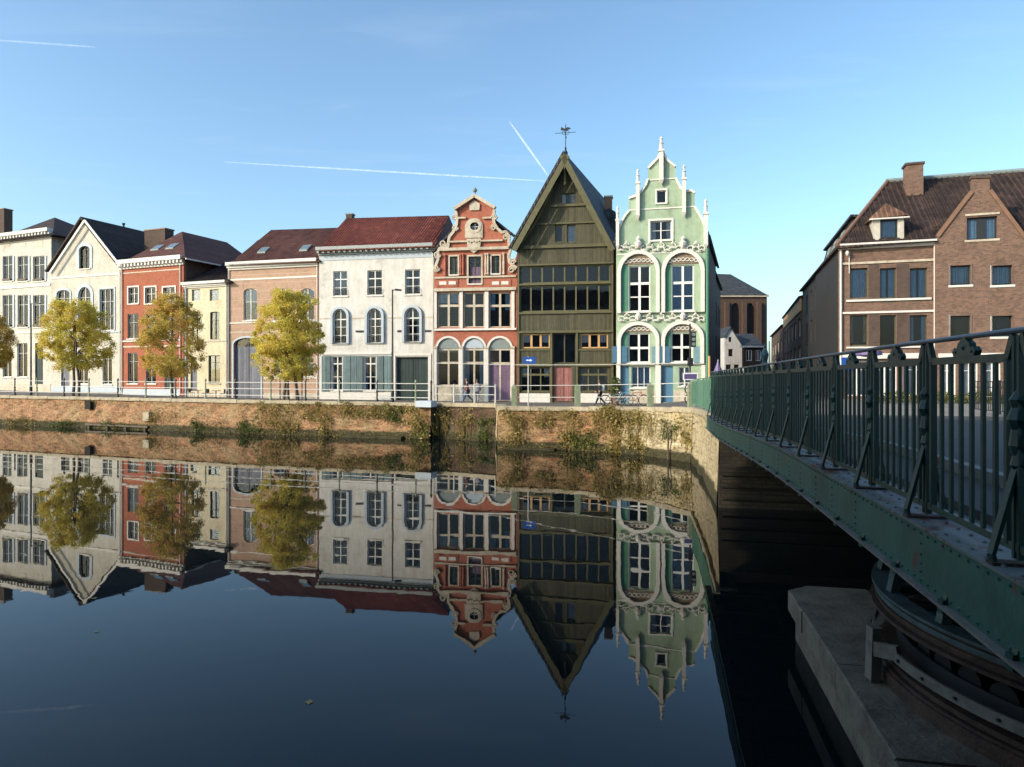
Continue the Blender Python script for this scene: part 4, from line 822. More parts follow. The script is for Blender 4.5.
# far street leading away past the corner, and right bank
def sheet(name, pts, mat):
    me = MB(); me.v = list(pts); me.f = [tuple(range(len(pts)))]; return tag(me.build(name, mat), kind='structure')
bd = Vector((.979, -.205))   # across the bridge
A0 = Vector((6.87, 22.6)); A1 = A0+bd*60
sheet('street', [(A0.x, A0.y, 2.97), (A1.x, A1.y, 2.97), (90, 44, 2.86), (20, 43.5, 2.86), (9.4, 34, 2.80)], M['paving'])
sheet('side_street', [(9.4, 33.9, 2.79), (20, 43.4, 2.85), (60, 150, 2.65), (35, 150, 2.65), (17.6, 57, 2.6)], M['cobble'])
sheet('ground', [(-1500, 900, 1.2), (-160, 128, 1.5), (-33, 76, 1.5), (13, 60, 1.5), (21, 44, 2.5), (A1.x, A1.y, 2.5), (3000, 60, 2.4), (3000, 4000, 2.4), (-3000, 4000, 2.4)], M['cobble'])
sheet('river_water', [(-3000, -60, 0), (3000, -60, 0), (3000, 1500, 0), (-3000, 1500, 0)], None or (lambda: (lambda r: r)(None))() or M['grey'])
w = bpy.data.objects['river_water']
m, nt, b = newmat('river_water'); b.inputs['Base Color'].default_value = (.004, .007, .008, 1); b.inputs['Roughness'].default_value = .012; b.inputs['IOR'].default_value = 1.31
tc = N(nt, 'ShaderNodeTexCoord'); mp = N(nt, 'ShaderNodeMapping'); mp.inputs['Scale'].default_value = (1, .8, 1); L(nt, tc.outputs['Object'], mp.inputs[0])
n1 = N(nt, 'ShaderNodeTexNoise', Scale=.55, Detail=3.0, Roughness=.55); L(nt, mp.outputs[0], n1.inputs['Vector'])
n2 = N(nt, 'ShaderNodeTexNoise', Scale=3.5, Detail=2.0); L(nt, mp.outputs[0], n2.inputs['Vector'])
ad = N(nt, 'ShaderNodeMath', operation='MULTIPLY_ADD'); L(nt, n2.outputs[0], ad.inputs[0]); ad.inputs[1].default_value = .06; L(nt, n1.outputs[0], ad.inputs[2])
n5 = N(nt, 'ShaderNodeTexNoise', Scale=.09, Detail=3.0); L(nt, mp.outputs[0], n5.inputs['Vector']); r5 = ramp(nt, n5.outputs[0], [(.42, (.35, .35, .35)), (.62, (1, 1, 1))])
ms = N(nt, 'ShaderNodeMath', operation='MULTIPLY'); L(nt, r5.outputs[0], ms.inputs[0]); ms.inputs[1].default_value = .085
bn = N(nt, 'ShaderNodeBump', Distance=.05); L(nt, ms.outputs[0], bn.inputs['Strength']); L(nt, ad.outputs[0], bn.inputs['Height']); L(nt, bn.outputs[0], b.inputs['Normal'])
w.data.materials.clear(); w.data.materials.append(m)

# quay wall segments, one thing with parts
qw = empty('quay_wall', (-5, 45, 0), 0, 'long weathered brick quay wall with stone coping above the river', 'quay wall')
inv = Matrix.Translation((5, -45, 0))
def wallseg(p, q, z0, z1, mat, th=1.2, name='wall', rough=.12, seed=0, lean=.12):
    rnd = random.Random(seed); a = Vector(p[:2]); b = Vector(q[:2]); d = b-a; n = max(2, int(d.length/.7)); nrm = Vector((d.y, -d.x)).normalized(); m = 6
    vs = []; fs = []
    for i in range(n+1):
        for j in range(m+1):
            t = i/n; s = j/m; c = a+d*t+nrm*(lean*(1-s)+(rnd.uniform(-rough, rough)*.5 if 0 < i < n else 0)); top = p[2]+(q[2]-p[2])*t+z1
            vs.append((c.x+5, c.y-45, z0+(top-z0)*s))
    for i in range(n):
        for j in range(m): u = i*(m+1)+j; fs.append((u, u+m+1, u+m+2, u+1))
    mb = MB(); mb.add(vs, fs)
    b_ = [(x-nrm*th) for x in (a, b)]
    return mb.build(name, M[mat], qw)
def copingseg(p, q, h=.22, out=.12, dep=.55, mat='coping', seed=0):
    rnd = random.Random(seed); a = Vector(p[:2]); b = Vector(q[:2]); d = (b-a); Ln = d.length; d.normalize(); nrm = Vector((d.y, -d.x)); mb = MB(); x = 0
    while x < Ln-.05:
        l = min(rnd.uniform(.9, 1.5), Ln-x); e = rnd.uniform(-.015, .02); t = x/Ln; z = p[2]+(q[2]-p[2])*t
        c = [a+d*(x+.01)+nrm*(out+e), a+d*(x+l-.01)+nrm*(out+e), a+d*(x+l-.01)-nrm*dep, a+d*(x+.01)-nrm*dep]
        mb.hull([(v.x+5, v.y-45, zz) for v in c for zz in (z-h, z+.03+e)]); x += l
    return mb.build('coping', M[mat], qw)
for i in range(len(Q)-1):
    p, q = Q[i], Q[i+1]
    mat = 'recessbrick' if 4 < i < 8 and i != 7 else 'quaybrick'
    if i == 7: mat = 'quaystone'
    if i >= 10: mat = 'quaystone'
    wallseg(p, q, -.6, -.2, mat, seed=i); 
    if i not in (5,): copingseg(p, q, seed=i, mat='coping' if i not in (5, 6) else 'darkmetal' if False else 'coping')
# pale stone stretch of the wall just left of the corner
p, q = (5.4, 38.25, 2.55), (9.0, 34.25, 2.7)
wallseg((6.1, 37.85, 2.6), (7.07, 37.38, 2.6), -.6, -.22, 'quaystone', seed=40, lean=.2)
wallseg((7.07, 37.38, 2.6), (9.03, 34.13, 2.72), -.6, -.22, 'quaystone', seed=41, lean=.2)
# abutment under the bridge
A2 = A0+bd*26
ab = empty('bridge_abutment', (A0.x, A0.y, 0), math.atan2(bd.y, bd.x), 'shade-darkened stone abutment carrying the far end of the bridge', 'abutment')
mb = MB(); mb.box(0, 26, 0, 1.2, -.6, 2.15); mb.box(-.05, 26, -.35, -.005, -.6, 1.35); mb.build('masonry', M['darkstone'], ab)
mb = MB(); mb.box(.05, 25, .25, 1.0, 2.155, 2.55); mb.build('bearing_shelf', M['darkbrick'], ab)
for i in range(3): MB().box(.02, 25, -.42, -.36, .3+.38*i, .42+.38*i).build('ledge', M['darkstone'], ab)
# right bank wall beyond the abutment not visible, near bank in front of the lens
sheet('near_bank', [(-80, 36, 2.6), (-8, 1.4, 2.6), (-3, -.4, 2.6), (40, -9, 2.6), (200, -60, 2.6), (200, -300, 2.6), (-400, -300, 2.6), (-400, 150, 2.6)], M['cobble'])
nb = MB()
for p, q in (((-400, 150), (-80, 36)), ((-80, 36), (-8, 1.4)), ((-8, 1.4), (-3, -.4)), ((-3, -.4), (40, -9)), ((40, -9), (200, -60))): nb.quad((*p, -.6), (*q, -.6), (*q, 2.6), (*p, 2.6))
o = nb.build('near_quay_wall', M['quaybrick']); tag(o, 'brick quay wall of the near bank beneath the viewpoint', 'quay wall')

# buildings of the near bank, left of and behind the viewpoint: unseen, added to shade the bridge
def nearhouse(name, label, ax, ay, bx, by, hgt, wall):
    a = Vector((ax, ay)); b = Vector((bx, by)); d = (b-a).normalized(); n = (b-a).length
    root = empty(name, (ax, ay, 2.6), math.atan2(d.y, d.x), label, 'house'); holes = []
    for fl in range(int(hgt/3.4)):
        for i in range(int(n/2.4)):
            u = .8+i*2.4; z = 1.0+fl*3.4; o = [(u, z), (u+1.1, z), (u+1.1, z+1.9), (u, z+1.9)]; holes.append(o)
            w_ = MB().poly(o, [[(u+.08, z+.08), (u+1.02, z+.08), (u+1.02, z+1.82), (u+.08, z+1.82)]], .14, .2).build('window', M['paint'], root)
            MB().poly(o, (), .17, .18).build('pane', M['glass'], w_)
    MB().poly([(0, 0), (n, 0), (n, hgt), (0, hgt)], holes, 0, .3).build('facade_wall', M[wall], root)
    # local +y must lead away from the river
    MB().box(.0, n, .31, 11, 0, hgt-.002).build('body_wall', M[wall], root)
    MB().hull([(x, y, hgt+.002+t) for x in (-.2, n+.2) for y in (-.4, 11.3) for t in (0, .12)]+[(x, 5.5, hgt+3.4) for x in (0, n)]).build('roof', M['tile_brown'], root)
# the facades look at the river, so they run right-to-left
nearhouse('unseen_shade_house', 'tall unseen brick house added on the near bank behind the viewpoint as shade', 8.5, -8.2, -2.5, -3.6, 14.5, 'brown')
nearhouse('unseen_shade_house', 'unseen white plaster house added on the near bank as shade, left of the tall brick one', -2.6, -3.5, -21.5, 6.9, 14.5, 'white')

# ================================================================== BRIDGE
# bridge frame: t = distance along depth (world Y), line X = x0 + .209*Y
K = .209
def deckz(y): 
    t = max(0, min(1, (y-7.5)/13)); return 3.35-.36*t*t*(3-2*t)*.95
def railz(y):
    t = max(0, min(1, (y-5)/16)); return 4.53-.10*t
BR = empty('swing_bridge', (1.83, 0, 3.0), 0, 'dark green riveted steel swing bridge with ornamental railings crossing from the lower right', 'bridge')
bx, by, bz = 1.83, 0, 3.0
def bp(y, off, z): return (1.83+K*y+off*.979-bx, y-off*.205-by, z-bz)      # off: metres to the right of the near railing
def M2(n, c, r=.45, mt=0): return plain(n, c, rough=r, var=.35, scale=2.5, metal=mt, bmp=.12)
def worn(name, c, rough, sc=3.5, lo=.60, rust=(.09, .045, .028)):
    m = M2(name, c, rough); nt = m.node_tree; b = nt.nodes['Principled BSDF']; src = b.inputs['Base Color'].links[0].from_socket
    tc = N(nt, 'ShaderNodeTexCoord'); n = N(nt, 'ShaderNodeTexNoise', Scale=sc, Detail=9.0, Roughness=.72); L(nt, tc.outputs['Object'], n.inputs['Vector'])
    r = ramp(nt, n.outputs[0], [(lo, (0, 0, 0)), (lo+.03, (1, 1, 1))]); o = mixc(nt, r.outputs[0], src, rust)
    n2 = N(nt, 'ShaderNodeTexNoise', Scale=1.1, Detail=7.0, Roughness=.7); L(nt, tc.outputs['Object'], n2.inputs['Vector']); r2 = ramp(nt, n2.outputs[0], [(.35, (.6, .6, .6)), (.5, (1, 1, 1)), (.65, (1, 1, 1))])
    o = mixc(nt, .9, o, r2.outputs[0], 'MULTIPLY'); L(nt, o, b.inputs['Base Color']); return m
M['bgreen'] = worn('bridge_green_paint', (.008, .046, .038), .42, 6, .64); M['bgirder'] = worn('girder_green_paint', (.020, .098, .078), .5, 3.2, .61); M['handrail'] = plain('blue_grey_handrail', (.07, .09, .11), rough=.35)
M['flange'] = worn('worn_flange_paint', (.12, .135, .13), .6, 4, .56); M['rust'] = plain('rusty_steel', (.062, .036, .026), var=.6, scale=4, bmp=.7, rough=.75)
M['ringpaint'] = plain('worn_blue_green_ring_paint', (.06, .10, .11), var=.5, scale=3, bmp=.5); M['band'] = plain('pale_worn_band', (.16, .15, .13), var=.45, scale=4, bmp=.5)
Y0, Y1 = -6.0, 22.5; ns = 57
ys = [Y0+(Y1-Y0)*i/ns for i in range(ns+1)]
def sweep(name, mat, prof, parent=BR, ys=ys, zf=deckz, ret=False):
    vs = []; fs = []; n = len(prof)
    for y in ys:
        for o, z in prof: vs.append(bp(y, o, zf(y)+z))
    for i in range(len(ys)-1):
        for j in range(n): fs.append((i*n+j, (i+1)*n+j, (i+1)*n+(j+1) % n, i*n+(j+1) % n))
    fs += [tuple(range(n)), tuple((len(ys)-1)*n+j for j in range(n))]
    if ret: return MB().add(vs, fs)
    return MB().add(vs, fs).build(name, M[mat], parent)
WID = 9.6
sweep('bottom_flange', 'band', [(-.17, -.386), (-.17, -.402), (.02, -.402), (.02, -.386)])
sweep('deck', 'asphalt', [(.305, .06), (.305, -.25), (WID-.3, -.25), (WID-.3, .06)])
sweep('kerb', 'flange', [(.9, .061), (.9, .16), (1.0, .16), (1.0, .061)])
sweep('far_girder', 'bgirder', [(WID-.29, -.44), (WID+.12, -.44), (WID+.12, 0), (WID-.29, 0)])
for o_ in (1.6, 3.4, 5.4, 7.4): sweep('stringer', 'bgreen', [(o_, -.26), (o_, -.6), (o_+.12, -.6), (o_+.12, -.26)], ys=ys[::4])
rv = sweep('girder', 'bgirder', [(-.12, -.02), (-.12, -.385), (-.08, -.385), (-.08, -.02)], ret=True)
def rivet(mb, p, r=.012, ax='x'):
    vs = [(p[0]-(.0), p[1]+r*cos(t), p[2]+r*sin(t)) for t in [k*pi/3 for k in range(6)]]; mb.add(vs+[(p[0]-.012, p[1], p[2])], [(i, (i+1) % 6, 6) for i in range(6)])
y = .5
while y < 21:
    for zo in (-.055, -.355): rivet(rv, bp(y, -.1215, deckz(y)+zo))
    if int(y*12.5) % 9 == 0:
        for zz in (-.12, -.19, -.25, -.30): rivet(rv, bp(y, -.1215, deckz(y)+zz))
    y += .11 if y < 9 else .16
rv.build('girder', M['bgirder'], BR)
rv = sweep('flange_plate', 'flange', [(-.145, .0), (-.145, -.018), (.30, -.018), (.30, .0)], ret=True); y = .5
while y < 14:
    for o_ in (-.09, .05, .2):
        c = bp(y+.05*o_, o_, deckz(y)+.001); rv.lathe([(.014, 0), (.010, .008), (.002, .011)], c, 6)
    y += .17
rv.build('flange_plate', M['flange'], BR)
# dark openings/brackets hanging below the girder
for i in range(22):
    mb = MB(); y = 3.2+i*.78; a = Vector(bp(y, -.13, deckz(y)-.36)); b_ = Vector(bp(y, -.13, deckz(y)-.44)); mb.bar(a, b_, .05, .05); mb.bar(a, Vector(bp(y, .3, deckz(y)-.5)), .05, .05); mb.build('cleat', M['bgreen'], BR)
for i in range(14):
    y = 1.2+i*1.55; MB().bar(bp(y, 0, deckz(y)-.36), bp(y, WID-.4, deckz(y)-.36), .12, .26).build('cross_beam', M['bgreen'], BR)
# handrail
MB().tube([bp(y, 0, railz(y)) for y in ys if y > -2], .016, 8).build('handrail', M['handrail'], BR)
py = [3.43+1.16*i for i in range(-3, 17)]
def post(y):
    z0, z1 = deckz(y), railz(y); H = z1-z0; mb = MB()
    for s in (-.024, .024): mb.bar(bp(y+s, 0, z0+.03), bp(y+s, 0, z1-.03), .04, .016)
    c = bp(y, 0, z0); 
    mb.lathe([(.015, .46), (.04, .50), (.03, .55), (.045, .60), (.035, .68), (.055, .73), (.035, .79), (.045, .83), (.015, .88)], c, 8)
    p = mb.build('post', M['bgreen'], BR)
    b_ = MB()
    a = Vector(bp(y, -.01, z0+.50)); f = Vector(bp(y-.0, -.125, z0+.05)); k = Vector(bp(y, -.115, z0+.0)); 
    b_.bar(a, f, .022, .04, up=(0, 1, 0)); b_.bar(f, k, .022, .04, up=(0, 1, 0)); b_.bar(Vector(bp(y, .0, z0+.50)), Vector(bp(y, .12, z0+.02)), .022, .04, up=(0, 1, 0))
    b_.build('brace', M['bgreen'], p)
    ft = MB(); ft.hull([bp(y+a_, o_, z0+z_) for a_ in (-.04, .04) for o_ in (-.135, .11) for z_ in (.001, .016)]); ft.build('foot_plate', M['rust'], p)
def panel(ya, yb):
    ya += .10; yb -= .10; mb = MB(); lo, hi = .085, -.135; th = .028
    pts = [bp(ya-.06, 0, railz(ya)-.02), bp(ya, 0, railz(ya)+hi), bp(yb, 0, railz(yb)+hi), bp(yb+.06, 0, railz(yb)-.02)]
    for a, b_ in zip(pts, pts[1:]): mb.bar(a, b_, th*1.1, .045)
    mb.bar(bp(ya, 0, deckz(ya)+lo), bp(ya, 0, railz(ya)+hi), .04, .022); mb.bar(bp(yb, 0, deckz(yb)+lo), bp(yb, 0, railz(yb)+hi), .04, .022)
    mb.bar(bp(ya-.1, 0, deckz(ya)+lo), bp(yb+.1, 0, deckz(yb)+lo), th, .04)
    for i in range(1, 7):
        y = ya+(yb-ya)*i/7; mb.bar(bp(y, 0, deckz(y)+lo), bp(y, 0, railz(y)+hi), .02, .02)
    p = mb.build('railing_panel', M['bgreen'], BR)
    y = (ya+yb)/2; z = railz(y)+hi+.02
    sil = [(-.13, 0), (.13, 0), (.15, .03), (.12, .055), (.085, .05), (.075, .075), (.03, .10), (.025, .115), (-.025, .115), (-.03, .10), (-.075, .075), (-.085, .05), (-.12, .055), (-.15, .03)]
    vs = [bp(y+a, o_, z+b_) for o_ in (-.018, .018) for a, b_ in sil]; n = len(sil)
    f = MB().add(vs, [tuple(range(n)), tuple(range(2*n-1, n-1, -1))]+[(i, (i+1) % n, n+(i+1) % n, n+i) for i in range(n)])
    for a, b_, r in ((-.105, .03, .026), (.105, .03, .026), (0, .055, .03)): f.lathe([(.005, -r), (r*.8, -r*.5), (r, 0), (r*.8, r*.5), (.005, r)], bp(y+a, 0, z+b_), 8)
    f.build('finial', M['bgreen'], p)
for y in py:
    if y < 22.3: post(y)
for a, b_ in zip(py, py[1:]):
    if b_ < 22.3: panel(a, b_)
# opposite railing, thin black bars
mb = MB(); 
for i in range(0, 26): 
    y = 2+i*1.0; mb.bar(bp(y, WID, deckz(min(y, 22))), bp(y, WID, deckz(min(y, 22))+1.15), .05, .05)
for i in range(0, 180): y = 2+i*.14; mb.bar(bp(y, WID, deckz(min(y, 22))+.1), bp(y, WID, deckz(min(y, 22))+1.08), .018, .018)
for zz in (.1, .9, 1.1): mb.tube([bp(y, WID, deckz(y)+zz) for y in ys if y > 1]+[bp(24, WID, deckz(22)+zz), bp(27.2, WID, deckz(22)+zz)], .02, 6)
mb.build('opposite_railing', M['darkmetal'], BR)
# approach fence of the far bank that turns along the side wall (sunlit)
o = empty('quay_fence', (7.5, 26, 2.9), 0, 'pale green barred fence curving from the bridge end onto the quay corner', 'fence')
pts = [(6.8, 22.9, 2.99, 4.30), (7.3, 25.2, 2.96, 4.25), (7.85, 28, 2.94, 4.2), (8.45, 31, 2.9, 4.16), (8.75, 33.2, 2.85, 4.1)]
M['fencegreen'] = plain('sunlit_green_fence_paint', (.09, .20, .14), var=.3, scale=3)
pr = MB(); rl = MB()
for (a, b_) in zip(pts, pts[1:]):
    d = Vector(b_)-Vector(a); n = int(math.hypot(d[0], d[1])/.13)
    for i in range(n): q = Vector(a)+d*(i/n); pr.bar((q[0]-7.5, q[1]-26, q[2]-2.9+.08), (q[0]-7.5, q[1]-26, q[3]-2.9-.05), .028, .028)
    for s in (2, 3): 
        za, zb_ = (a[2]+.08, b_[2]+.08) if s == 2 else (a[3]-.12, b_[3]-.12); rl.bar((a[0]-7.5, a[1]-26, za-2.9), (b_[0]-7.5, b_[1]-26, zb_-2.9), .03, .045)
    rl.bar((a[0]-7.5, a[1]-26, a[3]-2.9), (b_[0]-7.5, b_[1]-26, b_[3]-2.9), .045, .03)
    MB().bar((a[0]-7.5, a[1]-26, a[2]-2.9), (a[0]-7.5, a[1]-26, a[3]-2.9+.02), .07, .07).build('post', M['fencegreen'], o)
pr.build('bars', M['fencegreen'], o); rl.build('rails', M['fencegreen'], o)

# stone pier under the bridge and the turntable ring
D_ = lambda px_, py_, z: (lambda D: Vector((X(px_, D), D, z)))((CH-z)*F/(py_-HY))
pz = .79
pc = [D_(788, 590, pz), D_(807, 586, pz), D_(881, 594, pz)]
e = Vector((K, 1, 0)).normalized()
a0 = pc[0]; a1 = a0-e*15; r0 = pc[2]+Vector((6.5, -1.4, 0)); r1 = r0-e*15
P_ = empty('stone_pier', (5.5, 6, 0), 0, 'grey stone pier in the river under the bridge with a long ledge of cut blocks', 'pier')
ps = lambda v, z: (v.x-5.5, v.y-6, z)
top = [a0, pc[1], pc[2], r0, r1, a1]
mb = MB(); n = len(top); inn = Vector((.11, -.03, 0))
mb.add([ps(v+inn, -.7) for v in top]+[ps(v+inn, pz-.33) for v in top], [tuple(range(n))[::-1], tuple(range(n, 2*n))]+[(i, (i+1) % n, n+(i+1) % n, n+i) for i in range(n)]); mb.build('pier_body', M['pierface'], P_)
mb = MB(); rnd = random.Random(5); s = 0; right = Vector((e.y, -e.x, 0))
lens = [1.05, 1.9, 2.1, 2.3, 2.2, 2.3, 2.6]; 
for i, l in enumerate(lens):
    p = a0-e*s; q = a0-e*(s+l-.018); dz = rnd.uniform(-.012, .012); dx = rnd.uniform(-.015, .015)
    pts = [p+right*dx, q+right*dx, q+right*1.25, p+right*1.25]
    if i == 0: pts = [a0, q, q+right*1.25, pc[1]+right*.9, pc[1]]
    mb.hull([ps(v, z) for v in pts for z in (pz-.32, pz+dz-.02)]+[ps(v+right*.02*(k_ < 2)+Vector((0, 0, 0)), pz+dz) for k_, v in enumerate(pts)]); s += l
mb.build('edge_blocks', M['pierface'], P_)
mb = MB(); s = 0
for i in range(8):
    l = 1.7+.5*(i % 3); p = a0+right*1.268-e*s; q = a0+right*1.268-e*(s+l-.02); 
    if i == 0: p = pc[1]+right*.92
    w_ = 5.2; dz = rnd.uniform(-.012, .0)
    for j in range(3):
        u0_ = right*(j*w_/3); u1_ = right*((j+1)*w_/3-.02); mb.hull([ps(v+o_, z) for v in (p, q) for o_ in (u0_, u1_) for z in (pz-.31, pz+dz)])
    s += l
mb.build('paving_slabs', M['pierstone'], P_)
# turntable
tcx, tcy = 7.2, 7.2
T = empty('turntable', (tcx, tcy, pz), 0, 'big rusty round turntable ring of the swing bridge standing on the stone pier', 'turntable')
def ring(name, mat, r0, r1, z0, z1, n=96, parent=T, bld=True):
    vs = []; fs = []
    for i in range(n):
        t = 2*pi*i/n
        for r, z in ((r1, z0), (r1, z1), (r0, z1), (r0, z0)): vs.append((r*cos(t), r*sin(t), z-pz))
    for i in range(n):
        j = (i+1) % n
        for q in range(4): fs.append((i*4+q, j*4+q, j*4+(q+1) % 4, i*4+(q+1) % 4))
    m_ = MB().add(vs, fs)
    return m_.build(name, M[mat], parent) if bld else m_
ring('upper_rim', 'ringpaint', 2.82, 3.02, 1.79, 1.82); ring('drum_web', 'rust', 2.90, 2.96, 1.60, 1.788); ring('drum_flange', 'rust', 2.84, 3.03, 1.56, 1.598)
ring('drum_lip', 'ringpaint', 2.961, 2.99, 1.70, 1.75); ring('drum_hoop', 'rust', 2.961, 2.985, 1.64, 1.67)
ring('roller_band', 'band', 2.98, 3.01, 1.15, 1.26); ring('roller_cage', 'darkmetal', 2.72, 2.75, 1.13, 1.28); ring('track', 'rust', 2.4, 2.92, .985, 1.04); ring('track_base', 'rust', 2.32, 3.0, .80, .95)
g_ = ring('gear_rack', 'rust', 2.93, 2.97, .952, .98, bld=False)
for i in range(150):
    t = 2*pi*i/150
    if 3.9 < t < 4.6: g_.hull([(r*cos(t+s), r*sin(t+s), z) for r in (3.001, 3.06) for s in (-.008, .008) for z in (.80-pz, 1.04-pz)])
g_.build('gear_rack', M['rust'], T)
for i in range(44):
    t = 2*pi*i/44; c = (2.5*cos(t), 2.5*sin(t)); dx, dy = cos(t), sin(t)
    MB().tube([(c[0]-dx*.16, c[1]-dy*.16, 1.245-pz), (c[0]+dx*.16, c[1]+dy*.16, 1.245-pz)], [.13, .15], 18).build('roller', M['inside'], T)
    t += pi/44; c = (3.011*cos(t), 3.011*sin(t)); MB().tube([(c[0], c[1], 1.205-pz), (c[0]*1.006, c[1]*1.006, 1.205-pz)], .018, 6).build('bolt', M['darkmetal'], T)
for i in range(16):
    t = 2*pi*i/16; mb = MB(); mb.bar((0, 0, 1.75-pz), (2.86*cos(t), 2.86*sin(t), 1.75-pz), .10, .1); mb.build('spoke', M['bgreen'], T)
for i in range(18):
    t = 2*pi*(i+.35)/18; MB().bar((2.9*cos(t), 2.9*sin(t), 1.82-pz), (2.7*cos(t), 2.7*sin(t), 2.83-pz), .10, .10).build('strut', M['ringpaint'], T)
MB().lathe([(.5, 0), (.45, .9), (.35, 1.0), (.35, 2.0)], (0, 0, 0), 16).build('centre_pivot', M['rust'], T)
c = (3.12*cos(R(168)), 3.12*sin(R(168))); mb = MB()
mb.bar((c[0], c[1], .82-pz), (c[0]+.02, c[1], 1.42-pz), .12, .14); mb.bar((c[0]-.03, c[1]+.0, 1.18-pz), (c[0]+.1, c[1]-.35, 1.25-pz), .06, .16); mb.build('roller_bracket', M['band'], T)

# ================================================================== QUAY FURNITURE
def qpt(px_, back=.0):      # point on the quay line seen at picture column px, moved back
    k = (px_-CX)/F
    for p, q in zip(Q, Q[1:]):
        d = Vector((q[0]-p[0], q[1]-p[1])); den = d.x-k*d.y
        if abs(den) < 1e-9: continue
        t = (k*p[1]-p[0])/den
        if -1e-6 <= t <= 1:
            d2 = d.normalized(); nrm = Vector((-d2.y, d2.x)); c = Vector((p[0], p[1]))+d*t+nrm*back
            return Vector((c.x, c.y, p[2]+(q[2]-p[2])*t))
    return None
def gz(px_, D):
    q = qpt(px_)
    if q is None: return 2.5
    fd = 88 if px_ < 0 else 60
    for i in range(len(Fz)-1):
        pass
    k = (px_-CX)/F
    best = None
    for p, r in zip(Fz, Fz[1:]):
        pa, pb = CX+F*p[0]/p[1], CX+F*r[0]/r[1]
        if pa <= px_ <= pb: t = (px_-pa)/(pb-pa); best = (p[1]+(r[1]-p[1])*t, p[2]+(r[2]-p[2])*t)
    if not best: return q.z
    t = (D-q.y)/(best[0]-q.y); t = max(0, min(1, t)); return q.z+(best[1]-q.z)*t-.02
# left railing
pxs = [-18, 9.6, 31.7, 59, 84, 113, 141, 171, 201, 231, 267, 302, 336, 374, 412.5, 428]
RL_ = empty('quay_railing', (-20, 50, 2.5), 0, 'long grey tube railing with iron posts along the left stretch of the quay', 'railing')
base = [qpt(x, .45) for x in pxs]
for i, p in enumerate(base):
    mb = MB(); c = (p.x+20, p.y-50, p.z-2.5); mb.lathe([(.11, 0), (.11, .12), (.065, .2), (.06, .7), (.09, .74), (.055, .8), (.05, 1.35), (.09, 1.42), (.03, 1.6)], c, 8); mb.build('post', M['darkmetal' if i % 2 else 'bollard'], RL_)
for zz in (.35, .85, 1.32): MB().tube([(p.x+20, p.y-50, p.z-2.5+zz) for p in base], .032, 6).build('rail', M['rail'], RL_)
# recess railing and right railing
RR_ = empty('slim_railing', (2, 42, 2.5), 0, 'slim wire railing between mossy posts along the right stretch of the quay', 'railing')
for p0, p1 in (((-5.4, 47.5), (-1.1, 45.4)),):
    for i in range(4):
        t = i/3; x, y = p0[0]+(p1[0]-p0[0])*t, p0[1]+(p1[1]-p0[1])*t; MB().lathe([(.06, 0), (.05, 1.2), (.07, 1.25), (.03, 1.3)], (x-2, y-42, -.05), 8).build('slim_post', M['rail'], RR_)
    for zz in (.6, 1.15): MB().tube([(p0[0]-2, p0[1]-42, zz-.05), (p1[0]-2, p1[1]-42, zz-.05)], .025, 6).build('rail', M['rail'], RR_)
bb = [qpt(x, .5) for x in (512, 574, 643.4, 684)]
for p in bb:
    MB().hull([(p.x-2+a, p.y-42+b_, p.z-2.5+z) for a in (-.16, .16) for b_ in (-.16, .16) for z in (0, 1.15)]+[(p.x-2, p.y-42, p.z-2.5+1.36)]).build('post', M['bollard'], RR_)
for zz in (.55, 1.25):
    for a, b_ in zip(bb, bb[1:]): MB().tube([(a.x-2, a.y-42, a.z-2.5+zz), (b_.x-2, b_.y-42, b_.z-2.5+zz)], .022, 6).build('rail', M['rail'], RR_)
# lamp posts
def lamp(px_, D, ytop, label, armpx):
    z0 = gz(px_, D); o = empty('street_lamp', (X(px_, D), D, z0), 0, label, 'street lamp', 'street lamps on the quay')
    H = cz(ytop, D)-z0; MB().lathe([(.12, 0), (.12, .9), (.075, 1.0), (.055, H)], (0, 0, 0), 8).build('pole', M['darkmetal'], o)
    w_ = X(px_+armpx, D)-X(px_, D); mb = MB(); mb.tube([(0, 0, H-.06), (w_*.4, 0, H-.02)], .035, 6); mb.build('arm', M['darkmetal'], o)
    MB().hull([(w_*.3, -.12, H-.08), (w_*.3, .12, H-.08), (w_, -.14, H-.1), (w_, .14, H-.1), (w_*.3, -.1, H+.06), (w_*.3, .1, H+.06), (w_, -.1, H), (w_, .1, H)]).build('lamp_head', M['darkmetal'], o)
lamp(392.5, 49.5, 289.5, 'dark street lamp in front of the white plaster house beside the garage door', 9)
lamp(31, 60.5, 303.2, 'dark street lamp in front of the leftmost white house', 10)

# ---- overhead cable and signs
def pole(name, label, cat, px_, D, ytop, r=.04, mat='rail', z0=None):
    z0 = gz(px_, D) if z0 is None else z0
    o = empty(name, (X(px_, D), D, z0), 0, label, cat); MB().tube([(0, 0, 0), (0, 0, cz(ytop, D)-z0)], r, 8).build('pole', M[mat], o); return o, z0
o, z0 = pole('street_sign', 'small blue street sign on a thin pole in front of the timber house', 'sign', 528.3, 44, 356.5)
sx0, sx1, a, b_ = X(523, 44)-X(528.3, 44), X(535.5, 44)-X(528.3, 44), cz(363.6, 44)-z0, cz(357, 44)-z0
p = MB().box(sx0, sx1, -.09, -.05, a, b_).build('sign_plate', M['signblue'], o)
m_ = (sx0+sx1)/2; mb = MB(); zm = (a+b_)/2; mb.poly([(m_-.2, zm-.04), (m_+.05, zm-.04), (m_+.05, zm-.1), (m_+.2, zm), (m_+.05, zm+.1), (m_+.05, zm+.04), (m_-.2, zm+.04)], (), -.096, -.091); mb.build('arrow', M['signwhite'], p)
o, z0 = pole('traffic_light', 'dark traffic light on a pole at the quay corner before the green house', 'traffic light', 690, 35.5, 324, .045, 'darkmetal', 2.65)
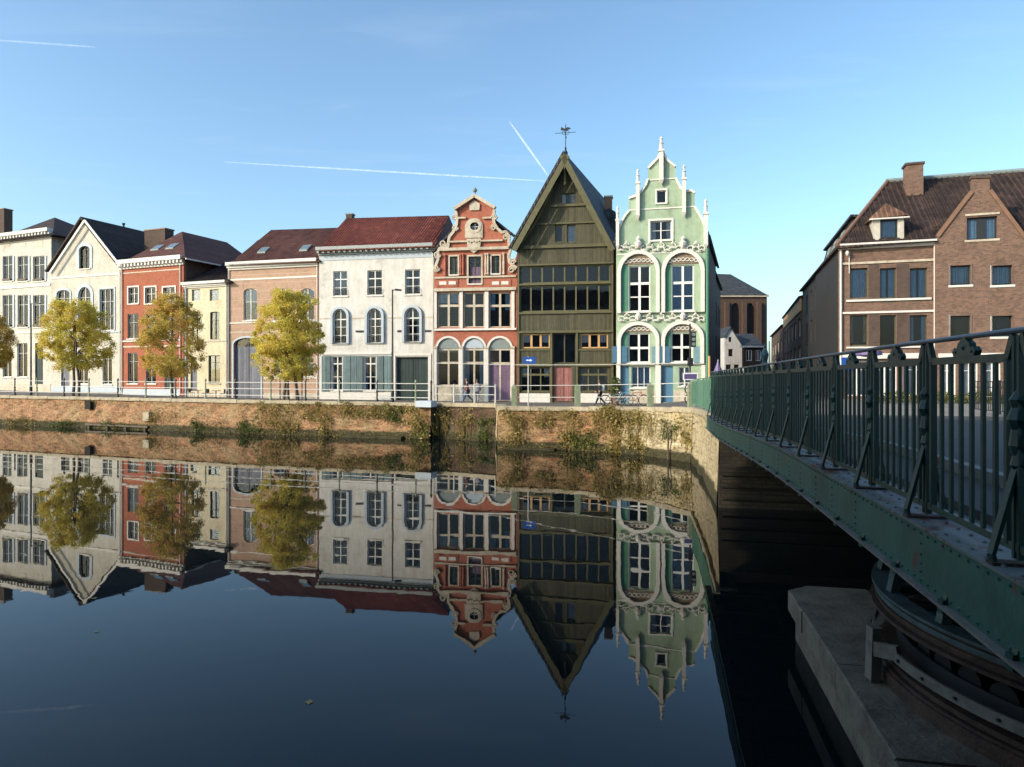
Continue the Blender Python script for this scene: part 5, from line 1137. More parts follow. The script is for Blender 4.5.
hz = cz(347, 35.5)-z0; hz1 = cz(332, 35.5)-z0
hd = MB().box(-.13+.14, .13+.14, -.16, .1, hz, hz1).build('signal_head', M['darkmetal'], o); hd2 = MB().box(-.12, .12, -.16, -.02+.1, cz(366, 35.5)-z0, cz(358, 35.5)-z0).build('signal_head', M['darkmetal'], o)
for i in range(3): MB().tube([(.14, -.17, hz+.14+i*.25), (.14, -.24, hz+.14+i*.25)], .09, 10).build('lens', M['lead'], hd)
p = MB().box(X(682.6, 35.5)-X(690, 35.5), X(697.4, 35.5)-X(690, 35.5), -.09, -.05, cz(380, 35.5)-z0, cz(372.8, 35.5)-z0).build('sign_plate', M['signwhite'], o)
MB().box(X(683.8, 35.5)-X(690, 35.5), X(696.2, 35.5)-X(690, 35.5), -.098, -.091, cz(379, 35.5)-z0, cz(374, 35.5)-z0).build('sign_field', M['violet'], p)
for zz in (389, 399): 
    c = cz(zz, 35.5)-z0; MB().tube([(.28*cos(t), -.06, c+.28*sin(t)) for t in [k*pi/8 for k in range(16)]], .035, 6, closed=True).build('hoop', M['darkmetal'], o)
mb = MB(); D = 43.2; a = Vector(W(434, 363, 50)); b_ = Vector(W(689.5, 363, 35.6)); 
mb.tube([a+(b_-a)*(i/12)-Vector((0, 0, .12*sin(pi*i/12))) for i in range(13)], .016, 5); tag(mb.build('overhead_cable', M['rail']), 'thin pale cable strung across the quay to the traffic light pole', 'cable')
o, z0 = pole('parking_sign', 'small square blue and white sign on a post behind the bridge railing', 'sign', 846.5, 33, 357, .04, 'rail', 2.85)
p = MB().box(-.27, .32, -.08, -.04, cz(371, 33)-z0, cz(357.5, 33)-z0).build('sign_plate', M['signblue'], o)
MB().box(-.05, .09, -.088, -.081, cz(369, 33)-z0, cz(360, 33)-z0).build('sign_symbol', M['signwhite'], p)
def parasol(px_, D, ytop, ybot, z0, label, mat, wide=.5):
    o = empty('closed_parasol', (X(px_, D), D, z0), 0, label, 'parasol'); zt, zb_ = cz(ytop, D)-z0, cz(ybot, D)-z0
    MB().tube([(0, 0, 0), (0, 0, zt+.1)], .03, 6).build('pole', M['rail'], o)
    MB().lathe([(.12, zb_), (wide, zb_+.1), (wide*.9, zb_+.3), (wide*.35, zt-.25), (.04, zt)], (0, 0, 0), 10).build('canopy', M[mat], o)
parasol(718, 48, 361, 376, 2.6, 'folded dark blue parasol beside the green house wall', 'violet', .36)
parasol(868, 36, 351, 357, 2.85, 'small dark blue parasol in front of the brick corner house', 'violet', .7)
o, z0 = pole('yellow_post', 'short yellow-topped post at the corner of the green house', 'post', 709.3, 50, 356, .09, 'ochre', 2.4)
o, z0 = pole('white_street_pole', 'thin pale pole standing behind the bridge railing near the street end', 'pole', 743, 40, 367, .05, 'rail', 2.8)

# ---- terrace tables in front of the yellow house and a bench by the quay
def table(px_, D, label):
    o = empty('terrace_table', (X(px_, D), D, gz(px_, D)), .1, label, 'table', 'terrace tables by the yellow house')
    MB().lathe([(.5, .72), (.5, .76)], (0, 0, 0), 12).build('table_top', M['bark'], o); MB().lathe([(.28, 0), (.05, .06), (.05, .72)], (0, 0, 0), 8).build('pedestal', M['darkmetal'], o)
def chair(px_, D, rz, label):
    o = empty('terrace_chair', (X(px_, D), D, gz(px_, D)), rz, label, 'chair', 'dark chairs on the terrace')
    MB().box(-.22, .22, -.22, .22, .43, .47).build('seat', M['bark'], o); MB().box(-.22, .22, .2, .24, .5, .9).build('backrest', M['bark'], o)
    for a in (-.2, .2):
        for b_ in (-.2, .2): MB().tube([(a, b_, 0), (a, b_, .43 if b_ < 0 else .9)], .02, 5).build('leg', M['darkmetal'], o)
table(198, 72, 'round dark terrace table before the left half of the yellow house'); table(216, 71.5, 'round dark terrace table before the right half of the yellow house')
for px_, D, rz, lb in ((191.5, 72, 1.5, 'dark chair left of the left terrace table'), (204.5, 72, -1.5, 'dark chair right of the left terrace table'), (210, 71.4, 1.5, 'dark chair left of the right terrace table'), (222.5, 71.4, -1.5, 'dark chair right of the right terrace table')): chair(px_, D, rz, lb)
# ---- planters and shrub
o = empty('potted_shrub', (X(615.5, 47), 47, gz(615.5, 47)), 0, 'green shrub in a clay pot between the timber house and the green house', 'potted plant')
MB().lathe([(.25, 0), (.36, .5), (.4, .5), (.4, .56), (.3, .56)], (0, 0, 0), 12).build('pot', M['copper'], o)
M['leafgreen'] = leafmat('green_leaves', [(.25, (.05, .075, .018)), (.5, (.11, .15, .035)), (.75, (.20, .21, .05))], .8)
M['leafdry'] = leafmat('dry_weed_leaves', [(.2, (.14, .13, .035)), (.45, (.34, .27, .09)), (.6, (.46, .34, .14)), (.8, (.26, .28, .06))], 1.2)
M['leafyellow'] = leafmat('autumn_leaves', [(.15, (.30, .31, .06)), (.4, (.62, .55, .10)), (.65, (.76, .63, .13)), (.88, (.64, .40, .10))], .45)
M['leafolive'] = leafmat('olive_autumn_leaves', [(.2, (.28, .28, .06)), (.45, (.58, .46, .10)), (.65, (.68, .50, .13)), (.88, (.58, .30, .09))], .45)
def leaf(mb, p, s, rnd):
    a = Vector((rnd.gauss(0, 1), rnd.gauss(0, 1), rnd.gauss(0, .8))).normalized(); b_ = a.cross(Vector((rnd.gauss(0, 1), rnd.gauss(0, 1), rnd.gauss(0, 1)))).normalized(); c = a.cross(b_)*.15
    mb.add([p-a*s, p+b_*s*.55+c*s, p+a*s, p-b_*s*.55+c*s], [(0, 1, 2, 3)])
rnd = random.Random(2); mb = MB()
for i in range(700):
    v = Vector((rnd.gauss(0, 1), rnd.gauss(0, 1), rnd.gauss(0, 1))).normalized()*rnd.random()**.4; leaf(mb, Vector((v.x*.42, v.y*.42, 1.25+v.z*.75)), rnd.uniform(.05, .1), rnd)
mb.build('foliage', M['leafgreen'], o)
MB().tube([(0, 0, .5), (.03, 0, 1.4)], .03, 5).build('stem', M['bark'], o)

# ---- trees
def tree(px_, D, base_y, x0, x1, yt, yb, label, mat, seed, stems=1, n=40000, shape=1.0):
    rnd = random.Random(seed); z0 = gz(px_, D)
    ox = X(px_, D); o = empty('young_tree', (ox, D, z0), 0, label, 'tree', 'autumn trees along the quay')
    cxm = X((x0+x1)/2, D)-ox; hw = (X(x1, D)-X(x0, D))/2; zt, zb_ = cz(yt, D)-z0, cz(yb, D)-z0; hh = (zt-zb_)/2; zc_ = (zt+zb_)/2
    tr = MB(); tips = []
    for s in range(stems):
        bx_ = (s-(stems-1)/2)*.55+rnd.uniform(-.1, .1); 
        pts = [(bx_, rnd.uniform(-.2, .2), -.1)]
        for i in range(1, 7): t = i/6; pts.append((bx_+(cxm-bx_)*t*.8+rnd.uniform(-.1, .1), pts[0][1]+rnd.uniform(-.12, .12), (zc_+hh*.45)*t))
        tr.tube(pts, [.12*(1-.75*i/6)+.015 for i in range(7)], 7)
        for k in range(9):
            t = rnd.uniform(.38, .95); i = int(t*6); f = t*6-i; a = Vector(pts[i]).lerp(Vector(pts[min(i+1, 6)]), f); an = rnd.uniform(0, 2*pi); ln = rnd.uniform(.5, .95)
            e_ = Vector((cxm+cos(an)*hw*ln*.8, sin(an)*hw*ln*.8, min(max(a.z+rnd.uniform(.5, 2.2), zb_+.4), zt-.4))); mid = (a+e_)/2+Vector((0, 0, -.15+rnd.uniform(-.1, .2)))
            tr.tube([a, mid, e_], [.05, .035, .012], 5); tips.append(e_)
            for q in range(2): g_ = mid.lerp(e_, rnd.random())+Vector((rnd.gauss(0, .5), rnd.gauss(0, .5), rnd.uniform(.1, .8))); tr.tube([mid.lerp(e_, .3), g_], [.02, .007], 4); tips.append(g_)
    tr.build('trunk', M['bark'], o)
    # clumps fill an uneven pear shaped crown
    cl = []
    def prof(s):     # half width at normalised height s (0 bottom .. 1 top)
        return max(.05, sin(pi*(.14+s*.78)))**.6*(1-.22*max(0, s-.35))
    for i in range(230):
        s = rnd.random()**1.05; an = rnd.uniform(0, 2*pi); rr = rnd.random()**.4*prof(s)*.95
        cl.append((Vector((cxm+cos(an)*rr*hw, sin(an)*rr*hw*.9, zb_+s*(zt-zb_))), rnd.uniform(.2, .62)))
    for t_ in tips: cl.append((t_, rnd.uniform(.25, .5)))
    cr = MB()
    for i in range(n):
        c, r = rnd.choice(cl); v = Vector((rnd.gauss(0, 1), rnd.gauss(0, 1), rnd.gauss(0, 1))).normalized()*r*rnd.random()**.45
        p = c+v
        if p.z < zb_-.3 and rnd.random() < .6: continue
        leaf(cr, p, rnd.uniform(.045, .095), rnd)
    cr.build('crown', M[mat], o)
tree(76, 62, 393, 38, 112, 303, 369, 'yellow-green tree in front of the cream gabled house', 'leafyellow', 11, 2)
tree(172, 59.5, 395, 138, 206, 296, 376, 'orange-tinted tree in front of the red brick and yellow houses', 'leafolive', 22, 1, 33000)
tree(290, 56.5, 397, 250, 327, 293, 378, 'largest yellow tree in front of the pink brick house', 'leafyellow', 33, 3, 50000)
tree(-6, 63, 393, -34, 14, 314, 366, 'tree cut by the left edge of the picture', 'leafolive', 44, 1, 30000)
for x in (280, 296, 302): 
    p, z = None, gz(x, 55.6)
    o = MB().tube([(0, 0, 0), (0, 0, 2.3)], .05, 6).build('tree_stake', M['bark']); o.location = (X(x, 55.6), 55.6, z); tag(o, {280: 'wooden stake left of the largest yellow tree', 296: 'wooden stake close to the trunk of the largest yellow tree', 302: 'wooden stake right of the largest yellow tree'}[x], 'stake')

# ---- weeds hanging on the quay wall
def weeds(px_, w_, z0, z1, label, mat, n, seed, hang=True, s=(.05, .12), out=.38):
    rnd = random.Random(seed); c = qpt(px_, -.1); mb = MB()
    sc = c.y/F
    subs = [(px_+rnd.uniform(-.55, .55)*w_, z0+(z1-z0)*rnd.random()**(.75 if hang else 1.3), rnd.uniform(.12, .34), rnd.uniform(.3, 1)) for _ in range(5+int(n/110))]
    for i in range(n):
        x0_, zc_, r_, o_ = rnd.choice(subs); x = x0_+rnd.gauss(0, r_)/sc; q2 = qpt(x, -.14-abs(rnd.gauss(0, .5))*out*o_)
        if q2 is None or abs(q2.y-c.y) > 3: continue
        zz = zc_+rnd.gauss(0, r_*.8)
        if zz < .0 or zz > c.z+.12: continue
        leaf(mb, Vector((q2.x-c.x, q2.y-c.y, zz-z0)), rnd.uniform(*s)*(.7 if rnd.random() < .5 else 1), rnd)
    for i in range(int(w_*1.2)+4):
        x = px_+rnd.gauss(0, w_*.3); q = qpt(x, -.18)
        if q is None: continue
        a = Vector((q.x-c.x, q.y-c.y, rnd.uniform(0, .3))); L_ = (z1-z0)*rnd.uniform(.5, 1); mb.tube([a, a+Vector((rnd.uniform(-.2, .2), rnd.uniform(-.15, 0), L_*.6)), a+Vector((rnd.uniform(-.4, .4), rnd.uniform(-.25, 0), L_))], [.012, .01, .004], 4)
    o = mb.build('wall_weed', M[mat]); o.location = (c.x, c.y, z0); return tag(o, label, 'plant', 'weeds growing on the quay wall')
for i, a in enumerate((
    (22, 26, -.0, .7, 'low green weed at the water line below the leftmost white house', 'leafdry', 500), (70, 30, 0, .55, 'flat green weed at the water line below the cream gabled house', 'leafgreen', 500),
    (120, 26, 0, .5, 'small green tuft at the foot of the wall below the red brick house', 'leafgreen', 450), (160, 22, .6, 1.7, 'brownish weed halfway up the wall below the red brick house', 'leafdry', 500),
    (205, 26, 0, .8, 'green weed at the water line below the yellow house', 'leafgreen', 600), (248, 22, 0, .9, 'bushy green weed at the water line below the arched carriage door', 'leafgreen', 700),
    (272, 26, .5, 2.3, 'dry yellowish weed high on the wall left of the largest yellow tree', 'leafdry', 1100), (288, 22, .1, 1.9, 'large green and yellow weed hanging right below the largest yellow tree', 'leafdry', 1000),
    (310, 20, 1.0, 2.4, 'dry weed just under the coping between the pink and the white house', 'leafdry', 900), (326, 14, .05, 2.0, 'narrow green weed from water to coping at the left edge of the white house', 'leafdry', 900),
    (350, 26, 1.3, 2.45, 'fringe of dry weeds under the coping below the left white house windows', 'leafdry', 1100), (378, 24, 1.3, 2.45, 'fringe of dry weeds under the coping below the street lamp', 'leafdry', 1000),
    (394, 16, .9, 2.2, 'round green weed on the wall below the garage door', 'leafgreen', 800), (420, 20, 0.1, 2.2, 'tall green and yellow weed at the end of the left quay wall', 'leafdry', 1500),
    (425, 10, 0.1, 1.4, 'bright green clump at the corner where the quay wall steps back', 'leafgreen', 700),
    (441, 14, .2, 2.3, 'dry weed in the shaded recess of the quay wall', 'leafdry', 900), (465, 18, .1, 2.35, 'thin creeper in the middle of the shaded recess wall', 'leafdry', 500), (486, 10, 0, 1.5, 'green weed at the right end of the shaded recess wall', 'leafgreen', 700),
    (514, 16, .1, 2.4, 'yellow-green weed hanging on the wall corner under the blue street sign', 'leafdry', 1500), (543, 18, 1.2, 2.4, 'thin weed under the coping below the pink door', 'leafdry', 500),
    (571, 16, 0.05, 2.3, 'dark twiggy weed below the middle mossy post', 'leafdry', 900), (582, 22, 0, 1.3, 'low green weed at the water line below the walking person', 'leafgreen', 900),
    (610, 30, .9, 2.5, 'green weed spreading under the parked bicycles', 'leafdry', 1900), (629, 30, 0.1, 2.6, 'biggest dry yellow bush covering the wall left of the pale stone', 'leafdry', 3600),
    (670, 16, .9, 2.0, 'small green weed on the pale stone wall', 'leafgreen', 260), (688, 8, .3, 2.6, 'narrow creeper at the very corner of the quay', 'leafdry', 450),
    (655, 14, .9, 2.5, 'loose dry weed at the left edge of the pale stone wall', 'leafdry', 200))):
    weeds(*a[:6], int(a[6]*.42), seed=100+i)
# mossy fringe everywhere on the wall
rnd = random.Random(9); mb = MB()
for i in range(10000):
    x = rnd.uniform(-20, 690); 
    if 430 < x < 499: continue
    if x > 648 and rnd.random() < .75: continue
    q = qpt(x, -.12-rnd.random()*.14)
    if q is None: continue
    nz = sin(x*.11)+sin(x*.037+1)+sin(x*.29+2)*.6; u = rnd.random()
    if x < 240 and rnd.random() < .55: continue
    z = q.z-.15-abs(rnd.gauss(0, .45+.25*nz if nz > 0 else .25)) if u < .62 else abs(rnd.gauss(0, .22))
    if z < -.02: continue
    leaf(mb, Vector((q.x, q.y, z)), rnd.uniform(.02, .06), rnd)
tag(mb.build('moss_and_creepers', M['leafdry']), 'fine moss, grass and creepers on the brick quay wall', 'ground cover', kind='stuff')
# stick standing in the water at the pale wall
o = MB().tube([(0, 0, -.3), (.02, 0, 1.2), (-.1, 0, 1.9)], [.05, .045, .03], 6); o.tube([(.02, 0, 1.2), (.2, 0, 1.75)], .025, 5); o = o.build('dead_branch', M['bark']); o.location = (X(667, 35.4), 35.2, 0); tag(o, 'thin forked dead branch standing in the water by the pale stone wall', 'branch')
# stone outlets and old timber fender on the left wall
for px_, z, lb in ((91, 1.9, 'dark square outlet in the quay wall below the cream gabled house'), (149, 1.1, 'grey stone block jutting from the quay wall below the red brick house')):
    q = qpt(px_, -.1); o = MB().box(-.32, .32, -.22, .1, -.35, .35).build('wall_block', M['darkstone'] if px_ < 100 else M['coping']); o.location = (q.x, q.y, z); o.rotation_euler.z = -.37; tag(o, lb, 'stone block')
q, q1 = qpt(88, -.12), qpt(150, -.12); mb = MB(); mb.bar(q+Vector((0, 0, .30-q.z)), q1+Vector((0, 0, .26-q1.z)), .3, .14)
for t in (.05, .35, .65, .95): 
    p = q.lerp(q1, t); mb.bar((p.x, p.y-.1, -.3), (p.x, p.y-.1, .25), .16, .16)
tag(mb.build('timber_fender', M['bark']), 'old timber fender at the water line on the left quay wall', 'fender')
# stepped stone block at the end of the left wall, ledge below the right wall
o = empty('end_block', (-5.9, 46.2, 2.2), -.37, 'blue-grey stone block capping the end of the left quay wall', 'stone block'); MB().hull([(x, y, z) for x in (-.6, .6) for y in (-.25, .6) for z in (.0, .36)]+[(x, y, .42) for x in (-.55, .55) for y in (-.2, .55)]).build('block', M['bluetrim'], o)
for a, b_ in (((505), (556)),):
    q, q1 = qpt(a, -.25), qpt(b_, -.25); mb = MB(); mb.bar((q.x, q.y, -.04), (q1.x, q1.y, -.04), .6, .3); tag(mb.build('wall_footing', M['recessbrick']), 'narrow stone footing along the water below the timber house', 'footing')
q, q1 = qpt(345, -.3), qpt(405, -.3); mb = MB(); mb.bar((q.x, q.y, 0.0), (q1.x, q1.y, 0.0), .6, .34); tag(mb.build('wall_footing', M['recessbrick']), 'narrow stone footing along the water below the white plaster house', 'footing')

# ---- bicycles
def bicycle(px_, D, rz, mat, label):
    z0 = gz(px_, D); o = empty('bicycle', (X(px_, D), D, z0), rz, label, 'bicycle', 'bicycles parked on the quay')
    for x in (-.52, .52):
        w_ = MB().tube([(x+.33*cos(t), 0, .34+.33*sin(t)) for t in [k*pi/10 for k in range(20)]], .022, 6, closed=True).build('wheel', M['rubber'], o)
        mb = MB()
        for k in range(8): t = k*pi/8; mb.tube([(x+.32*cos(t), 0, .34+.32*sin(t)), (x-.32*cos(t), 0, .34-.32*sin(t))], .004, 3)
        mb.tube([(x, -.05, .34), (x, .05, .34)], .025, 6); mb.build('spokes', M['rail'], w_)
        MB().tube([(x+.37*cos(t), 0, .34+.37*sin(t)) for t in [k*pi/8 for k in range(1, 8)]], .018, 4).build('mudguard', M[mat], o)
    mb = MB(); fr_ = {'b': (-.05, 0, .32), 's': (-.2, 0, .82), 'h': (.36, 0, .86), 'r': (-.52, 0, .34), 'f': (.52, 0, .34)}
    for a, b_ in (('b', 's'), ('b', 'h'), ('s', 'h'), ('r', 's'), ('r', 'b'), ('h', 'f')): mb.tube([fr_[a], fr_[b_]], .02, 6)
    mb.tube([(-.2, 0, .82), (-.22, 0, .94)], .014, 5); mb.tube([(.36, 0, .86), (.33, 0, 1.04)], .016, 5); mb.build('frame', M[mat], o)
    MB().hull([(-.36, -.08, .95), (-.36, .08, .95), (-.1, -.02, .95), (-.1, .02, .95), (-.34, -.07, 1.0), (-.34, .07, 1.0), (-.12, 0, .99)]).build('saddle', M['rubber'], o)
    MB().tube([(.2, -.28, 1.03), (.3, -.26, 1.07), (.34, 0, 1.05), (.3, .26, 1.07), (.2, .28, 1.03)], .014, 6).build('handlebar', M['rail'], o)
    MB().tube([(-.05, -.14, .2), (-.05, -.04, .32), (-.05, .04, .32), (-.05, .14, .44)], .012, 5).build('pedals', M['darkmetal'], o)
bicycle(613, 44.6, .1, 'darkmetal', 'black bicycle nearest the walking person at the quay rail'); bicycle(625, 44.2, -.15, 'cyan', 'light blue bicycle in the middle of the parked row'); bicycle(636, 43.8, .2, 'orange', 'orange bicycle at the right of the parked row')
# ---- people
def skin_mesh(name, verts, edges, mat, parent, root=0, sub=1):
    me = bpy.data.meshes.new(name); me.from_pydata([v[:3] for v in verts], edges, []); o = bpy.data.objects.new(name, me); COL.objects.link(o); o.parent = parent; me.materials.append(M[mat])
    o.modifiers.new('s', 'SKIN'); me.skin_vertices[0].data[root].use_root = True
    for i, v in enumerate(verts): r = v[3] if isinstance(v[3], tuple) else (v[3], v[3]); me.skin_vertices[0].data[i].radius = r
    s = o.modifiers.new('d', 'SUBSURF'); s.levels = s.render_levels = sub
    for p in me.polygons: p.use_smooth = True
    o.modifiers['s'].use_smooth_shade = True; return o
def person(px_, D, rz, label, top, legs, hgt=1.72, stride=.32, bag=False, hair='bark'):
    # walks along local +x
    z0 = gz(px_, D); o = empty('person', (X(px_, D), D, z0), rz, label, 'person'); o.scale = (hgt/1.75,)*3
    s = stride
    V = [(0, 0, .95, (.15, .11)), (.01, 0, 1.12, (.14, .10)), (.03, 0, 1.34, (.19, .12)), (.04, 0, 1.46, (.09, .08)), (.05, 0, 1.52, .055), (.07, 0, 1.60, (.075, .085)), (.08, 0, 1.69, (.075, .09)),
         (.02, .10, .88, .095), (.16, .10, .52, .065), (s, .09, .10, .042), (s+.13, .10, .045, .035),
         (-.02, -.10, .88, .095), (-.05, -.10, .50, .065), (-s-.08, -.09, .16, .042), (-s+.02, -.10, .05, .035),
         (.03, .20, 1.38, .06), (-.06, .25, 1.10, .045), (.08, .27, .88, .033), (.14, .27, .80, .03),
         (.03, -.20, 1.38, .06), (.06, -.25, 1.10, .045), (.24, -.24, .96, .033), (.31, -.22, .93, .03)]
    E = [(0, 1), (1, 2), (2, 3), (3, 4), (4, 5), (5, 6), (0, 7), (7, 8), (8, 9), (9, 10), (0, 11), (11, 12), (12, 13), (13, 14), (2, 15), (15, 16), (16, 17), (17, 18), (2, 19), (19, 20), (20, 21), (21, 22)]
    b_ = skin_mesh('body', V, E, 'skin', o, 0, 2)
    g = lambda v, k: (v[0], v[1], v[2], tuple(r*k+.012 for r in v[3]) if isinstance(v[3], tuple) else v[3]*k+.012)
    T = [g((0, 0, .86, (.16, .12)), 1.05)]+[g(V[i], 1.08) for i in (1, 2)]+[(.035, 0, 1.44, (.1, .085))]+[g(V[i], 1.1) for i in (15, 16, 17, 19, 20, 21)]
    skin_mesh('jacket', T, [(0, 1), (1, 2), (2, 3), (2, 4), (4, 5), (5, 6), (2, 7), (7, 8), (8, 9)], top, o, 1, 2)
    Lg = [g((0, 0, .93, (.14, .11)), 1.02)]+[g(V[i], 1.1) for i in (7, 8, 9, 11, 12, 13)]
    skin_mesh('trousers', Lg, [(0, 1), (1, 2), (2, 3), (0, 4), (4, 5), (5, 6)], legs, o, 0, 2)
    for sh in ((9, 10), (13, 14)): skin_mesh('shoe', [g(V[sh[0]], 1.05), g(V[sh[1]], 1.25)], [(0, 1)], 'cloth3', o, 0, 1)
    MB().lathe([(.02, .12), (.07, .10), (.10, .04), (.103, -.02), (.085, -.08), (.05, -.1)], (.065, 0, 1.67), 10).build('hair', M[hair], o, True)
    if bag: MB().hull([(x, y, z) for x in (-.28, -.12) for y in (-.14, .14) for z in (1.05, 1.4)]).build('backpack', M['whitec'], o)
person(467.5, 50.5, pi, 'person in a maroon jacket and blue trousers walking left before the red gabled house', 'cloth1', 'denim', 1.8, .34)
person(477, 51.3, pi/2, 'person in grey standing just right of the walker in maroon', 'grey', 'grey', 1.76, .05)
person(600, 44.5, pi, 'person in dark clothes with a white bag walking before the timber house', 'cloth3', 'cloth2', 1.66, .32, True)

# ---- low hedge and parked things behind the opposite railing
rnd = random.Random(12); mb = MB()
for i in range(5000): 
    t = rnd.random(); x = -7+14*t; leaf(mb, Vector((x, rnd.uniform(-.35, .35), rnd.uniform(0, .55+.12*sin(x*3)))), rnd.uniform(.04, .09), rnd)
o = mb.build('low_hedge', M['leafgreen']); o.location = (26.5, 36.2, 2.86); o.rotation_euler.z = -.15; tag(o, 'low green hedge in front of the brick houses on the right', 'hedge')

# ================================================================== SKY, CONTRAILS, SUN, CAMERA
SE, SAZ = R(24), R(-62)        # azimuth measured from straight behind the camera; negative = left
sd = Vector((sin(SAZ)*cos(SE), -cos(SAZ)*cos(SE), sin(SE)))
wd = bpy.data.worlds.new('World'); S.world = wd; wd.use_nodes = True; nt = wd.node_tree
bg = nt.nodes['Background']; sk = N(nt, 'ShaderNodeTexSky', sky_type='NISHITA'); sk.sun_disc = False; sk.sun_elevation = SE; sk.sun_rotation = math.atan2(sd.x, sd.y)
sk.air_density = 1.0; sk.dust_density = 2.0; sk.ozone_density = 3.0; sk.altitude = 20
L(nt, mixc(nt, 1.0, sk.outputs[0], (.92, 1.0, .95), 'MULTIPLY'), bg.inputs[0]); bg.inputs[1].default_value = .15
sl = bpy.data.lights.new('sun', 'SUN'); sl.energy = 2.3; sl.angle = R(.53); sl.color = (1.0, .84, .64)
so = bpy.data.objects.new('sun', sl); COL.objects.link(so); so.rotation_euler = (-sd).to_track_quat('-Z', 'Y').to_euler()
m, nt, b = newmat('contrail_ice'); nt.nodes.remove(b); out = [n for n in nt.nodes if n.type == 'OUTPUT_MATERIAL'][0]
df = N(nt, 'ShaderNodeBsdfDiffuse'); df.inputs[0].default_value = (.95, .95, .95, 1); tl = N(nt, 'ShaderNodeBsdfTranslucent'); tl.inputs[0].default_value = (.95, .95, .95, 1); a1_ = N(nt, 'ShaderNodeAddShader'); L(nt, df.outputs[0], a1_.inputs[0]); L(nt, tl.outputs[0], a1_.inputs[1])
tr = N(nt, 'ShaderNodeBsdfTransparent'); mx = N(nt, 'ShaderNodeMixShader'); tc = N(nt, 'ShaderNodeTexCoord')
n_ = N(nt, 'ShaderNodeTexNoise', Scale=.012, Detail=5.0); L(nt, tc.outputs['Object'], n_.inputs['Vector']); lw = N(nt, 'ShaderNodeLayerWeight', Blend=.5)
r = ramp(nt, n_.outputs[0], [(.35, (.12, .12, .12)), (.7, (.26, .26, .26))]); iv = N(nt, 'ShaderNodeMath', operation='SUBTRACT'); iv.inputs[0].default_value = 1; L(nt, lw.outputs['Facing'], iv.inputs[1])
ml = N(nt, 'ShaderNodeMath', operation='MULTIPLY'); pw = N(nt, 'ShaderNodeMath', operation='POWER'); pw.inputs[1].default_value = 2.5; L(nt, iv.outputs[0], pw.inputs[0]); L(nt, r.outputs[0], ml.inputs[0]); L(nt, pw.outputs[0], ml.inputs[1]); L(nt, ml.outputs[0], mx.inputs[0]); L(nt, tr.outputs[0], mx.inputs[1]); L(nt, a1_.outputs[0], mx.inputs[2]); L(nt, mx.outputs[0], out.inputs[0]); M['contrail'] = m
def contrail(x0, y0, x1, y1, r, label, D=9000):
    a, b_ = W(x0, y0, D), W(x1, y1, D); c = (a+b_)/2
    o = MB().tube([a-c+(b_-a)*(i/10) for i in range(11)], [r*(.3+.7*sin(pi*(.08+.84*i/10))) for i in range(11)], 10).build('contrail', m, None, True)
    o.location = c; o['kind'] = 'structure'; o['label'] = label
contrail(225, 162, 545, 181, 15, 'long nearly level white contrail above the roofs'); contrail(509, 121, 549, 177, 20, 'short slanting white contrail left of the weather vane'); contrail(-20, 39, 95, 47, 16, 'thin white contrail at the upper left edge')
# thin high cirrus, a real layer six kilometres up
m, nt, b_ = newmat('cirrus_ice'); nt.nodes.remove(b_); out = [n for n in nt.nodes if n.type == 'OUTPUT_MATERIAL'][0]
df = N(nt, 'ShaderNodeBsdfDiffuse'); df.inputs[0].default_value = (.95, .95, .95, 1); tl = N(nt, 'ShaderNodeBsdfTranslucent'); tl.inputs[0].default_value = (.95, .95, .95, 1); a1_ = N(nt, 'ShaderNodeAddShader'); L(nt, df.outputs[0], a1_.inputs[0]); L(nt, tl.outputs[0], a1_.inputs[1])
tr = N(nt, 'ShaderNodeBsdfTransparent'); mx = N(nt, 'ShaderNodeMixShader'); tc = N(nt, 'ShaderNodeTexCoord'); mp = N(nt, 'ShaderNodeMapping'); mp.inputs['Scale'].default_value = (.00012, .0004, 1); mp.inputs['Rotation'].default_value = (0, 0, .35); L(nt, tc.outputs['Object'], mp.inputs[0])
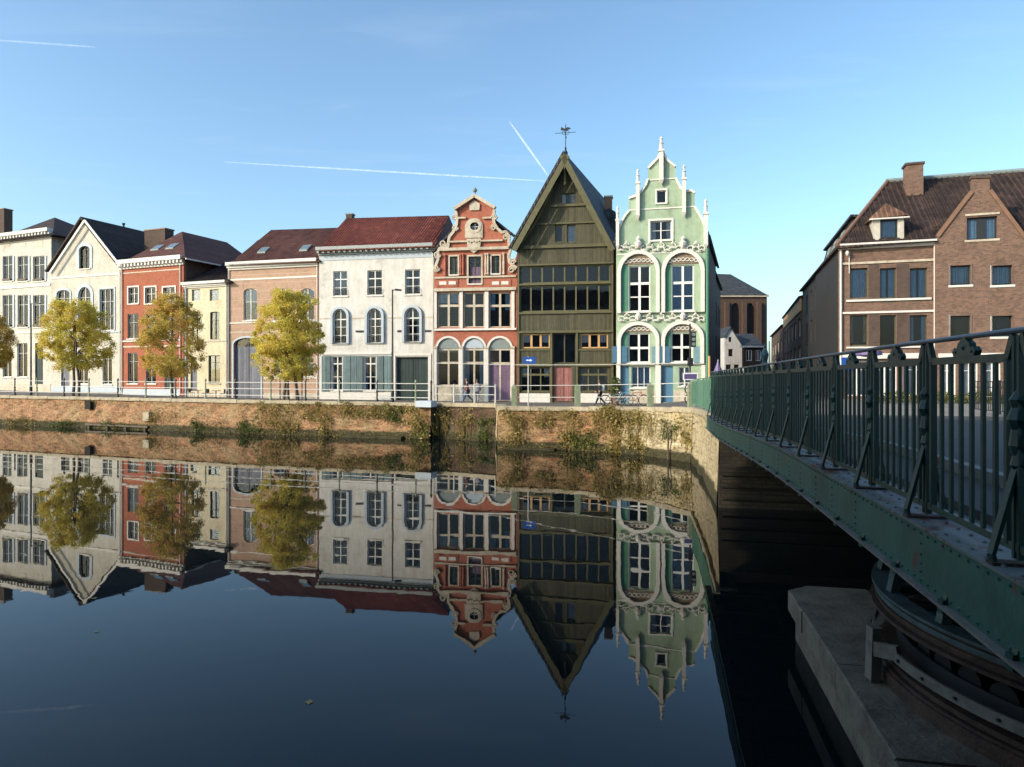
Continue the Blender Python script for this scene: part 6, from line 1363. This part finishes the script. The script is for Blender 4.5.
n_ = N(nt, 'ShaderNodeTexNoise', Scale=1.3, Detail=9.0, Roughness=.6, Distortion=.6); L(nt, mp.outputs[0], n_.inputs['Vector']); r = ramp(nt, n_.outputs[0], [(.53, (0, 0, 0)), (.82, (.09, .09, .09))])
L(nt, r.outputs[0], mx.inputs[0]); L(nt, tr.outputs[0], mx.inputs[1]); L(nt, a1_.outputs[0], mx.inputs[2]); L(nt, mx.outputs[0], out.inputs[0])
sheet('cirrus_cloud', [(-40000, 4000, 6000), (40000, 4000, 6000), (60000, 45000, 6000), (-60000, 45000, 6000)], m)
# fallen leaves drifting on the river
rnd = random.Random(4); M['fallen'] = plain('fallen_leaf', (.30, .22, .07), var=.3)
for i in range(9):
    D = 8+34*rnd.random()**1.3; x = X(rnd.uniform(20, 740), D)
    s_ = rnd.uniform(.035, .06); an = rnd.uniform(0, 6); pts_ = [(cos(an+t)*s_*r_, sin(an+t)*s_*r_, .004+.006*(k % 2)) for k, (t, r_) in enumerate(((0, 1.4), (.7, .8), (1.4, 1), (2.2, .7), (3.14, 1.2), (4, .7), (4.9, 1), (5.6, .8)))]
    lo = MB(); lo.add(pts_+[(p[0], p[1], p[2]-.003) for p in pts_], [tuple(range(8)), tuple(range(15, 7, -1))]+[(k, (k+1) % 8, 8+(k+1) % 8, 8+k) for k in range(8)]); o = lo.build('floating_leaf', M['fallen']); o.location = (x, D, 0); tag(o, 'small fallen leaf floating on the dark river water', 'leaf', 'fallen leaves floating on the river')
cam = bpy.data.cameras.new('camera'); cam.lens = F*36/1024; cam.sensor_width = 36; cam.sensor_fit = 'HORIZONTAL'; cam.shift_y = -(383.5-HY)/1024; cam.clip_start = .05; cam.clip_end = 90000
co = bpy.data.objects.new('camera', cam); COL.objects.link(co); co.location = (0, 0, CH); co.rotation_euler = (R(90), 0, 0); S.camera = co
S.view_settings.view_transform = 'Standard'; S.view_settings.look = 'None'; S.view_settings.exposure = 1.0; S.view_settings.gamma = 1; S.view_settings.use_curve_mapping = False
S.cycles.max_bounces = 8; S.cycles.transparent_max_bounces = 16
